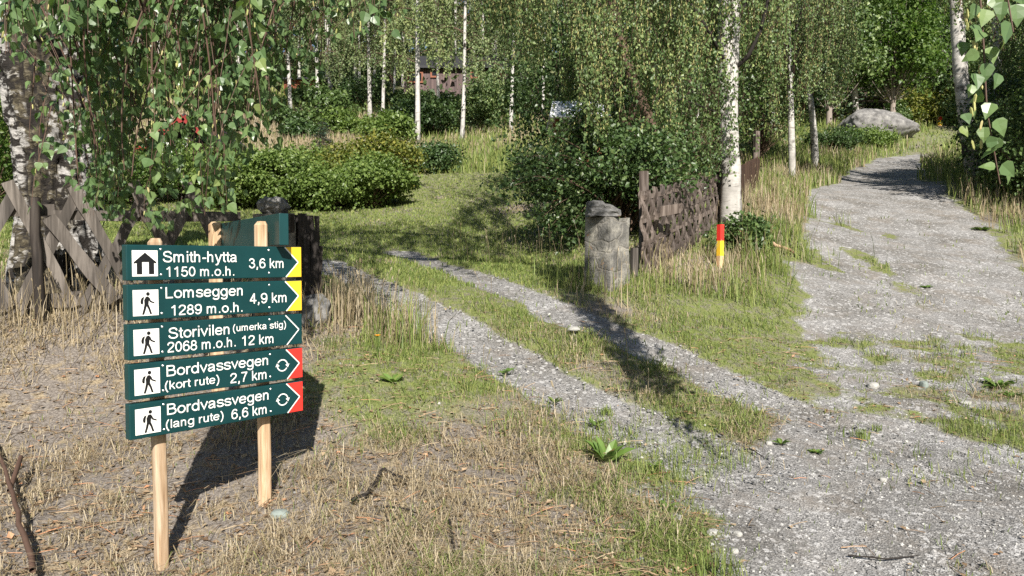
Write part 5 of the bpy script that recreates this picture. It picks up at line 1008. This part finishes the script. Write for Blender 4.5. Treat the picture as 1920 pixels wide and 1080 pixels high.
V = np.stack([pc[:, 0][:, None] + rr * cx, pc[:, 1][:, None] + rr * cy, ZZ + .02 * fine], -1).reshape(-1, 3)
i = np.arange(m - 1)[:, None]; k = np.arange(sd)[None, :]; k2 = (k + 1) % sd
mb = MB(); mb.add(V, np.stack([i * sd + k, i * sd + k2, (i + 1) * sd + k2, (i + 1) * sd + k], -1).reshape(-1, 4), np.clip(rid * 1.5, 0, 1).ravel()); mb.build('trunk', M['bark_old'], old, smooth=True)
c = Crown(600, LEAF_N, 'leaf_birch'); r = c.r
top = pth[-1]
limbs = [[top, top + [.3, -.6, .8], [-2.6, 4.6, 6.3], [-.9, 3.6, 7.0], [.6, 2.9, 7.1], [1.9, 2.5, 6.4]], [top, top + [.5, .1, 1], [-2.2, 6.4, 6.9], [-.6, 6.0, 7.4], [.8, 5.4, 7.2]], [top, top + [-.2, -.3, 1.2], [-4.2, 5, 7], [-4.6, 4, 8], [-5, 2.5, 8.2]], [top, top + [.1, .2, 1.5], [-3.9, 6.8, 8], [-3.4, 7.2, 10]],
         [P(60, 60, 6.6), P(20, -40, 6.1), P(-60, -200, 5.4), P(-100, -420, 4.6)], [P(110, -40, 6.5), P(230, -150, 5.8), P(330, -260, 5.0), P(420, -420, 4.3)], [top, [-2.9, 5, 5.2], [-1.9, 4.2, 5.4], [-1.0, 3.9, 5.2]], [[-2.6, 4.6, 6.3], [-2.2, 3.4, 6.3], [-1.9, 2.5, 6.0]]]
lw = [(.17, .03), (.15, .03), (.15, .04), (.2, .06), (.13, .03), (.12, .03), (.07, .015), (.05, .015)]
for L_, (w0, w1) in zip(limbs, lw):
    L_ = np.array([np.asarray(q, float) for q in L_]); t = np.linspace(0, 1, 22); sp = np.stack([np.interp(t, np.linspace(0, 1, len(L_)), L_[:, k]) for k in range(3)], 1)
    for _ in range(2): sp[1:-1] = (sp[:-2] + sp[1:-1] * 2 + sp[2:]) / 4
    lm = MB(); tubes(lm, sp, w0 + (w1 - w0) * t, 8); c.limbs.append(lm)
# hanging curtain in front of the lawn
env = [(150, 440), (215, 478), (255, 455), (300, 440), (350, 445), (400, 455), (440, 420), (465, 330), (500, 270), (545, 260), (580, 180), (620, 110), (690, 105), (730, 45)]
ng = 58; gx = np.concatenate([r.uniform(160, 450, 43), r.uniform(430, 730, 15)]); gD = r.uniform(3.8, 5.5, ng); gs = r.normal(0, .22, (ng, 2)); gf = np.where(r.random(ng) < .7, r.uniform(.85, 1, ng), r.uniform(.3, .8, ng)); pk = r.integers(0, ng, 225)
n = len(pk); px = gx[pk] + r.normal(0, 17, n); yb = np.interp(px, [e[0] for e in env], [e[1] for e in env]); fr = gf[pk] * np.where(r.random(n) < .45, r.uniform(.85, 1.0, n), r.uniform(.0, .9, n)); D = gD[pk] + r.normal(0, .10, n)
B = np.array([P(a, b * f, d) for a, b, f, d in zip(px, yb, fr, D)]); L = np.clip(P(0, -60, 4.6)[2] - B[:, 2] + r.uniform(0, .5, n), .3, 2.4) * r.uniform(.45, 1, n)
c.hang(B, L, 23, r.uniform(.047, .075, n), (0, .97), .0017, .11, 2.6, .034, 4, slant=gs[pk], spread=1.35)
for q in range(ng):
    e = P(gx[q], np.interp(gx[q], [e[0] for e in env], [e[1] for e in env]) * gf[q] * .75, gD[q]); t = np.linspace(0, 1, 14); l = max(.4, 3.3 - e[2] + .6); pth_ = np.c_[e[0] + gs[q, 0] * l * t * t + .05 * np.sin(4 * t + q), e[1] + gs[q, 1] * l * t * t + .05 * np.cos(3 * t + q), e[2] + l * t]; tubes(c.tw, pth_, .0028 + .0045 * t, 5)
px = r.uniform(-15, 200, 46); B = np.array([P(a, r.uniform(20, 85) if a > 40 else r.uniform(60, 105), r.uniform(3.2, 4.3)) for a in px]); c.hang(B, r.uniform(.5, 1.1, 46), 22, .066, (0, .97), .0024, .05, 1.5, .032, 4)
B = np.array([P(70, 385, 4.6), P(82, 330, 4.7), P(60, 262, 4.4), P(88, 232, 4.6), P(18, 105, 4)]); c.hang(B, [.62, .5, .5, .35, .5], 13, .072, (.2, .97), .0026, .03, 1, .032, 4, lo=0)
# upper left overhead limbs, thin dark twigs
px = r.uniform(250, 700, 120); B = np.array([P(a, r.uniform(-130, 50), r.uniform(3.6, 5.6)) for a in px]); c.hang(B, r.uniform(.5, 1.3, 120), 22, .064, (0, .9), .0026, .06, 2, .032, 4)
# the single branch hanging close on the right
nb_ = [P(1875, 345, 2.36), P(1850, 205, 2.36), P(1845, 95, 2.38), P(1838, 0, 2.4), P(1834, -120, 2.42)]
for pts, w in ((nb_ + [np.array([1.55, 2.45, 3.6]), np.array([1.62, 2.5, 5.0]), np.array([1.75, 2.5, 6.35])], .0035), ([P(1800, 10, 2.3), P(1806, -60, 2.34), np.array([1.5, 2.42, 3.4])], .0025), ([P(1900, 60, 2.2), P(1880, -60, 2.25), np.array([1.5, 2.4, 3.5])], .003)):
    pts = np.array(pts); t = np.linspace(0, 1, 24); tubes(c.tw, np.stack([np.interp(t, np.linspace(0, 1, len(pts)), pts[:, k]) for k in range(3)], 1), w * (.6 + .9 * t), 5)
near = [(1838,70,.055),(1850,130,.06),(1830,150,.055),(1868,235,.06),(1845,250,.05),(1822,215,.045),(1878,320,.06),(1868,290,.05),(1866,325,.045),(1850,30,.06),(1862,5,.06),(1895,55,.075),(1905,20,.07),(1885,70,.06),(1880,15,.06),(1915,8,.06),(1820,60,.05),(1808,225,.04),(1842,185,.055),(1856,100,.055),(1872,150,.05),(1806,90,.045),(1835,110,.05),(1858,205,.055),(1848,280,.045),(1822,170,.045),(1888,335,.04),(1880,275,.045),(1800,250,.04),(1830,20,.05)]
pn_ = np.array([P(x, y, 2.36 + r.normal(0, .05)) for x, y, _ in near]); szn = np.array([s for *_, s in near]); k = len(near)
c.lf_add(pn_ + VX * .02, r.normal(0, .45, (k, 3)) + np.array([0, 0, -1]), r.normal(0, .45, (k, 3)) + np.array([0, -1, .2]), szn * 1.04, r.uniform(.4, .93, k))
q = np.array([P(x, y, 2.36 + r.normal(0, .03)) for x, y in [(1825,75),(1832,78),(1810,25),(1813,40),(1838,120),(1826,190),(1820,200),(1830,175),(1842,225),(1840,260),(1822,262),(1836,150),(1812,15),(1835,15)]]); stamp(c.ck, *CATK, q, r.normal(0, .12, (len(q), 3)) - VX, rdirs(len(q), r), .034, r.random(len(q)))
n = 150; zz = r.uniform(2.62, 6.1, n); B = np.c_[r.normal(1.58, .10, n) + .03 * (zz - 2.6) * r.normal(0, 1, n), r.normal(2.42, .10, n) + .04 * (zz - 2.6) * r.normal(0, 1, n), zz]; c.hang(B, r.uniform(.4, 1.0, n), 22, .078, (0, .95), .0024, .05, 1, .034, 4)
c.build(old, 'bark_brown')
# the crown above the picture, coarser
c2 = Crown(601, LEAF_M, 'leaf_birch'); r = c2.r
def cloud(x, y, z, n): B = np.c_[r.uniform(*x, n), r.uniform(*y, n), r.uniform(*z, n)]; c2.hang(B, r.uniform(.5, 1.3, n), 18, .085, (0, .95), .003, .06)
cloud((-4.6, -1.6), (3.6, 7.4), (6.0, 9.5), 190); cloud((-2.6, .6), (2.7, 6.5), (5.9, 7.6), 230); cloud((.2, 2.0), (2.3, 5.6), (6.0, 7.3), 95); cloud((-2.6, -.6), (1.6, 3.8), (5.4, 6.6), 60); cloud((-5.6, -3.6), (2.5, 6), (6.8, 8.5), 45); cloud((-1.6, 1.4), (3.2, 7), (6.6, 8.4), 190)
c2.lf.merge(c2.tw, 1); c2.lf.build('upper_crown', [M['leaf_birch'], M['twig']], old)

# ------------------------------------------------------------------ far wood: one mass
fw = MB(); ft = MB(); r = np.random.default_rng(700)
for i in range(150):
    D = r.uniform(63, 100); x = r.uniform(-.82, .82) * D; z = g(x, D); H = r.uniform(14, 20); n = 520; con = r.random() < .3
    u = r.uniform(0, 1, n); rad = (2.6 * (1 - u) + .2) * .9 if con else 2.7 * np.sin(np.pi * (.12 + .85 * u)) ** .7; a = r.uniform(0, 6.283, n); q = rad * r.uniform(.45, 1, n)
    p = np.c_[x + q * np.cos(a), D + q * np.sin(a), z + (1.0 if con else 2.5) + (H - 2.5) * u]; stamp(fw, *LEAF_M, p, rdirs(n, r) - VX * .6, rdirs(n, r) + np.array([0, -.3, .4]), r.uniform(.35, .75, n), (r.uniform(0, .12, n) if con else r.uniform(0, 1, n) * .8))
    tubes(ft, [[x, D, z - .3], [x + r.normal(0, .2), D, z + H * .5], [x, D, z + H * .95]], [.16, .12, .03], 5)
for i in range(130):
    D = r.uniform(52, 75); x = r.uniform(-.8, .8) * D; z = g(x, D); n = 160; p = np.array([x, D, z + .3]) + rdirs(n, r) * np.array([2.2, 2, 1.5]); p[:, 2] = np.maximum(p[:, 2], z + .1); stamp(fw, *LEAF_M, p, rdirs(n, r) - VX * .4, rdirs(n, r) + VX * .4, r.uniform(.3, .55, n), r.uniform(0, .35, n))
tag(fw.build('far_wood', M['leaf_far']), 'distant mixed wood closing the hillside behind everything', 'wood', None, 'stuff')
tag(ft.build('far_trunks', M['bark']), 'pale trunks of the distant wood', 'wood', None, 'stuff')

# ------------------------------------------------------------------ grass
def blades(mb, p, h, w, lean, tone, r, curl=.5):
    n = len(p); az = r.uniform(0, 6.283, n); o = np.c_[np.cos(az), np.sin(az), np.zeros(n)]; s = np.c_[-np.sin(az + r.normal(0, .6, n)), np.cos(az), np.zeros(n)]
    l = lean; t1 = p + VX * (h * .55 * np.sqrt(1 - np.clip(l * .5, 0, .95) ** 2))[:, None] + o * (h * l * .35)[:, None]; t2 = p + VX * (h * np.sqrt(1 - np.clip(l, 0, .97) ** 2))[:, None] + o * (h * l)[:, None]; w = np.broadcast_to(w, (n,))[:, None]
    V = np.stack([p - s * w / 2 - VX * .01, p + s * w / 2 - VX * .01, t1 + s * w * .4, t1 - s * w * .4, t2], 1).reshape(-1, 3); b = (np.arange(n) * 5)[:, None]
    mb.add(V, [b + np.array([0, 1, 2, 3]), b + np.array([3, 2, 4])], np.repeat(tone, 5))
def sample(n, y0, y1, r, half=.78):
    y = np.exp(r.uniform(math.log(y0), math.log(y1), n)); x = r.uniform(-half, half, n) * (y + .3); return x, y
def cover(x, y): z = zones(x, y); return np.maximum.reduce([z[0], z[1], z[2], z[3]])
def plant(name, label, N, y0, y1, seed, keep, height, leanf, wk, cat='grass', dryb=0.0, tuft=2.2, tuftmin=.35):
    r = np.random.default_rng(seed); x, y = sample(N, y0, y1, r); cv = cover(x, y); dr = np.clip(dryness(x, y) + dryb, 0, 1); tf = fbm(x * tuft, y * tuft, oct=3, seed=seed)
    k = r.random(N) < keep(x, y, cv, dr, tf); x, y, cv, dr, tf = x[k], y[k], cv[k], dr[k], tf[k]; n = len(x); h = height(x, y, dr, tf, r) * r.uniform(.5, 1.25, n); strw = r.random(n) < sstep(.2, .75, dr + r.normal(0, .12, n))
    tone = np.where(strw, 1.02 + r.uniform(0, .95, n), r.uniform(.05, .93, n)); w = wk * y * r.uniform(.7, 1.3, n) + .001; lean = np.clip(leanf(dr, r, n), 0, .965); h = h * np.where(lean > .85, 1.45, 1)
    mb = MB(); blades(mb, np.c_[x, y, G(x, y)], h, w, lean, tone, r); return tag(mb.build(name, M['grass']), label, cat, None, 'stuff')
def drykeep(x, y, cv, dr, tf):
    bare = fbm(x * 1.3, y * 1.3, oct=3, seed=91)
    return np.clip(1.05 - cv * 1.6, .0, 1) * sstep(.2, .5, dr + .1) * (.10 + .9 * sstep(.44, .60, .5 * tf + .5 * bare))
plant('dry_grass', 'short straw-dry grass on the bank around the signpost', 64000, 2.2, 7.5, 801, drykeep, lambda x, y, dr, tf, r: .05 + .10 * sstep(.45, .75, tf), lambda dr, r, n: np.where(r.random(n) < .93, r.uniform(.89, .97, n), np.abs(r.normal(.65, .22, n))), .0008, tuft=4.5)
plant('grass', 'patchy green grass between and beside the wheel tracks', 230000, 2.3, 10.5, 802, lambda x, y, cv, dr, tf: np.clip(1 - cv * 1.5, .015, 1) * (.3 + .7 * sstep(.36, .56, tf + .27 * (1 - dr) - .06)) * (1 - .93 * sstep(.38, .64, dr)), lambda x, y, dr, tf, r: .022 + .072 * sstep(.4, .7, tf) * np.clip(1.2 - dr, .3, 1), lambda dr, r, n: np.abs(r.normal(.52, .27, n)), .00075, dryb=-.05)
plant('lawn_grass', 'mown green lawn beyond the gate', 150000, 8, 24, 803, lambda x, y, cv, dr, tf: np.clip(1 - cv * 1.5, 0, 1) * (x < 4.2) * (x < -1.0 + .45 * y) , lambda x, y, dr, tf, r: .035 + .035 * tf, lambda dr, r, n: np.abs(r.normal(.4, .2, n)), .0012, dryb=-.25)
FENCE_L = np.array([WP(s, 0)[:2] for s in np.linspace(0, wl, 4)] + [pa[:2], pb[:2]]); VERGE_L = np.vstack([gl([(1335, 520), (1440, 470), (1470, 400), (1500, 350), (1560, 312), (1600, 292), (1650, 275)])]); VERGE_R = gl([(1770, 350), (1830, 375), (1900, 430), (1960, 500)]); LFENCE = np.array([FP(s, 0)[:2] for s in np.linspace(0, fl, 5)]); GP1 = gb[:2][None]; 
def tallkeep(x, y, cv, dr, tf):
    k = np.maximum.reduce([.2 * np.exp(-(seg_dist(x, y, FENCE_L + np.array([.1, -.15])) / .30) ** 2), 1.1 * np.exp(-(seg_dist(x, y, VERGE_L) / (.25 + .045 * y)) ** 2), np.exp(-(seg_dist(x, y, VERGE_R + np.array([.75, .3])) / 1.0) ** 2), .30 * np.exp(-(seg_dist(x, y, LFENCE) / .40) ** 2), .5 * np.exp(-(np.hypot(x - gb[0], y - gb[1]) / .5) ** 2), .8 * np.exp(-(seg_dist(x, y, gl([(610, 600), (680, 580), (740, 600), (770, 640)])) / .28) ** 2)])
    return np.clip(k, 0, 1) * (1 - .9 * np.exp(-(np.hypot(x - sb_[0], y - sb_[1] + .3) / .5) ** 2)) * np.clip(1 - cv * 1.8, 0, 1) * sstep(.3, .5, tf + .08)
plant('tall_grass', 'tall seeding grass along the fences and road verges', 190000, 4.6, 34, 804, tallkeep, lambda x, y, dr, tf, r: .22 + .26 * sstep(.4, .7, tf), lambda dr, r, n: np.abs(r.normal(.28, .18, n)), .0010, dryb=.12)
END = gl([(1630, 296), (1690, 266), (1750, 240), (1790, 233), (1806, 240), (1800, 262), (1745, 303)])
plant('verge_grass', 'short green grass where the road runs out', 26000, 20, 46, 807, lambda x, y, cv, dr, tf: in_poly(x, y, END) * np.clip(1.2 - cv * 1.5, 0, 1), lambda x, y, dr, tf, r: .07 + .05 * tf, lambda dr, r, n: np.abs(r.normal(.4, .2, n)), .0013, dryb=-.3)
def mead(x, y, cv, dr, tf): return np.where(in_poly(x, y, END), 0, 1) * np.clip(1 - cv * 1.5, 0, 1) * np.where((x < -1 + .45 * y) & (y < 23), 0, 1) * sstep(.25, .5, tf + .12) * np.where((x > 4) & (y < 20), .35, 1)
plant('meadow_grass', 'long dry and green grass on the slope below the birches', 130000, 14, 52, 805, mead, lambda x, y, dr, tf, r: .30 + .30 * tf, lambda dr, r, n: np.abs(r.normal(.3, .2, n)), .0013)
plant('gravel_weeds', 'sparse low weeds coming up through the gravel', 26000, 2.4, 14, 806, lambda x, y, cv, dr, tf: (cv > .5) * sstep(.62, .72, tf) * .8, lambda x, y, dr, tf, r: .03 + .03 * tf, lambda dr, r, n: np.abs(r.normal(.6, .25, n)), .0011, 'weeds', -.3, 3.2)
# seeded stalks
r = np.random.default_rng(810); mb = MB(); xs, ys, hs_ = [], [], []
for px, py, n, sp, hh in [(690, 590, 40, .3, .42), (600, 610, 25, .25, .5), (760, 650, 8, .25, .25), (1250, 545, 20, .4, .4), (1300, 530, 10, .3, .4), (1180, 560, 18, .35, .4), (40, 640, 40, .6, .5), (150, 640, 20, .5, .45), (1450, 420, 90, .9, .6), (1500, 360, 60, 1.2, .6), (1820, 400, 60, 1.0, .5), (1000, 640, 16, .6, .3), (1400, 700, 10, .5, .3), (1040, 480, 40, .7, .45), (900, 690, 14, .8, .3)]:
    c_ = gp(px, py); xs.append(c_[0] + r.normal(0, sp, n)); ys.append(c_[1] + r.normal(0, sp * .7, n)); hs_.append(hh * r.uniform(.6, 1.15, n))
xs, ys, hs_ = map(np.concatenate, (xs, ys, hs_)); k = cover(xs, ys) < .45; xs, ys, hs_ = xs[k], ys[k], hs_[k]; n = len(xs); b = np.c_[xs, ys, G(xs, ys)]; a = r.uniform(0, 6.283, n); o = np.c_[np.cos(a), np.sin(a), np.zeros(n)]; ln = np.abs(r.normal(.12, .12, n)); t = np.linspace(0, 1, 5)
path = b[:, None] + VX * (hs_[:, None] * t)[..., None] + o[:, None] * (hs_[:, None] * ln[:, None] * t ** 2)[..., None]; tone = 1.1 + r.uniform(0, .8, n); tubes(mb, path, np.broadcast_to(.0011 + .00012 * ys[:, None], (n, 5)), 3, tone); tip = path[:, -1]; stamp(mb, *CATK, tip - VX * .01, VX + o * .3, o + .01, .042 * r.uniform(.5, 1.2, n), tone)
tag(mb.build('grass_stalks', M['grass']), 'thin dry seed stalks standing above the grass', 'grass', None, 'stuff')
# ------------------------------------------------------------------ loose gravel, litter
r = np.random.default_rng(820); N = 60000; x, y = sample(N, 2.3, 9, r); cv = cover(x, y); k = r.random(N) < sstep(.3, .6, cv) * .8 + .02; x, y = x[k], y[k]; n = len(x)
OCT = (np.array([(1,0,0),(0,1,0),(-1,0,0),(0,-1,0),(0,0,.7),(0,0,-.7)]), [np.array([(0,1,4),(1,2,4),(2,3,4),(3,0,4),(1,0,5),(2,1,5),(3,2,5),(0,3,5)])])
mb = MB(); sz = np.exp(r.normal(math.log(.0042), .42, n)) * (1 + .04 * y); stamp(mb, *OCT, np.c_[x, y, G(x, y) + sz * .25], rdirs(n, r) * np.array([1, 1, .4]), rdirs(n, r) * .4 + VX, sz, r.random(n)); tag(mb.build('gravel', M['gravel_stone']), 'loose grey gravel stones on road and tracks', 'gravel', None, 'stuff')
N = 9000; x, y = sample(N, 2.3, 7, r); cv = cover(x, y); k = (cv < .5) | (r.random(N) < .06); x, y = x[k], y[k]; n = len(x); mb = MB()
stamp(mb, *LEAF_M, np.c_[x, y, G(x, y) + .012], rdirs(n, r) * np.array([1, 1, .25]), rdirs(n, r) * .35 + VX, r.uniform(.012, .040, n), np.clip(r.beta(2, 1.8, n), 0, 1)); p = 4200; i = r.integers(0, n, p); L_ = r.uniform(.04, .16, p); a = r.uniform(0, 6.283, p); d = np.c_[np.cos(a), np.sin(a), r.normal(0, .12, p)]; s0 = np.c_[x[i], y[i], G(x[i], y[i]) + .012]
tubes(mb, np.stack([s0, s0 + d * (L_ / 2)[:, None] + VX * .004, s0 + d * L_[:, None]], 1), np.full((p, 3), .0016), 3, r.random(p)); tag(mb.build('leaf_litter', M['litter']), 'dead leaves and twig bits scattered on the dry bank', 'litter', None, 'stuff')
# ------------------------------------------------------------------ broad-leaved weeds
def weed(px, py, n, L, label, seed, up=.6, tone=(0, .8), wd=1.0, name='dock_plant'):
    c = gp(px, py); r = np.random.default_rng(seed); t = thing(name, c, label, 'weed', 'broad-leaved weeds'); mb = MB(); a = r.uniform(0, 6.283, n); d = np.c_[np.cos(a), np.sin(a), np.full(n, up) * r.uniform(.4, 1.7, n)]; T = LEAF_L[0] * np.array([wd, 1, 1])
    stamp(mb, T, LEAF_L[1], c + np.c_[np.cos(a), np.sin(a), np.zeros(n)] * L * .08 + VX * .005, d, VX + r.normal(0, .15, (n, 3)), L * r.uniform(.6, 1.1, n), r.uniform(*tone, n)); mb.build('leaves', M['weed'], t); mb = MB(); tubes(mb, [c - VX * .02, c + VX * L * .15], [.006, .004], 6); mb.build('stem', M['twig'], t); return t, c
weed(1137, 868, 17, .17, 'large dock plant with upright leaves on the bare ground', 1, 1.1, (0, 1)); weed(948, 700, 7, .08, 'low leafy weed at the near track edge, leaves flat', 2, .4); weed(738, 718, 10, .11, 'bright leafy weed in the grass right of the sign shadow', 3, .5)
weed(1040, 757, 7, .07, 'weed growing at the lower edge of the near track', 4, .8); weed(1118, 800, 8, .08, 'small weed just above the large dock plant', 5, .6); weed(1872, 727, 16, .13, 'wide weed patch on the green side of the road', 6, .5); weed(1465, 834, 12, .065, 'weed clump on gravel beside the small white stone', 7, .6)
weed(1530, 850, 22, .05, 'low green tuft on the gravel, rightmost of the track-end weeds', 8, .3); weed(1250, 955, 8, .07, 'small yellow-green weed at the gravel edge below the dock', 9, .5); weed(1232, 880, 9, .06, 'tiny weed right of the large dock plant', 10, .5); weed(1738, 540, 14, .09, 'green weed tuft in the middle of the upper road', 11, .3); weed(1895, 745, 12, .10, 'weed at the far side of the wide patch', 12, .4); weed(1840, 432, 26, .16, 'leafy weed spilling from the right verge', 13, .3)
for i, (px, py, n, h, lab) in enumerate([(1340, 1078, 150, .11, 'dense green grass tuft at the bottom of the gravel'), (1136, 775, 90, .05, 'small green tuft on the near track'), (1615, 818, 70, .06, 'grass tuft at the end of the far track'), (937, 812, 45, .16, 'tall thin green tuft on brown soil'), (860, 1075, 90, .10, 'green tuft at the picture bottom among straw'), (1220, 1010, 70, .09, 'loose green tuft near the white stone'), (1640, 805, 40, .05, 'tiny tuft beside the far track end')]):
    c = gp(px, py); r = np.random.default_rng(900 + i); mb = MB(); p = c + np.c_[r.normal(0, h * .55, n), r.normal(0, h * .5, n), np.zeros(n)]; p[:, 2] = G(p[:, 0], p[:, 1]); blades(mb, p, h * r.uniform(.5, 1.2, n), .0045, np.abs(r.normal(.4, .2, n)), r.uniform(.1, .8, n), r); tag(mb.build('grass_tuft', M['grass'], origin=c), lab, 'grass tuft', 'green grass tufts')
c = gp(707, 672); t = thing('wildflower', c, 'single orange wildflower in the grass right of the signpost', 'flower'); mb = MB(); tubes(mb, [c, c + np.array([.01, 0, .09]), c + np.array([.005, 0, .16])], [.003, .0025, .002], 5); r = np.random.default_rng(5); stamp(mb, *LEAF_L, np.repeat([c + VX * .03], 5, 0), rdirs(5, r) * np.array([1, 1, .4]), np.repeat([VX], 5, 0) + .01, .06, r.random(5)); mb.build('stem', M['weed'], t)
mb = MB(); a = np.arange(9) * .698; stamp(mb, *LEAF_M, np.repeat([c + np.array([.005, 0, .16])], 9, 0), np.c_[np.cos(a), np.sin(a), np.full(9, .5)], np.repeat([VX], 9, 0), .028, .5); mb.build('petals', M['flower'], t)
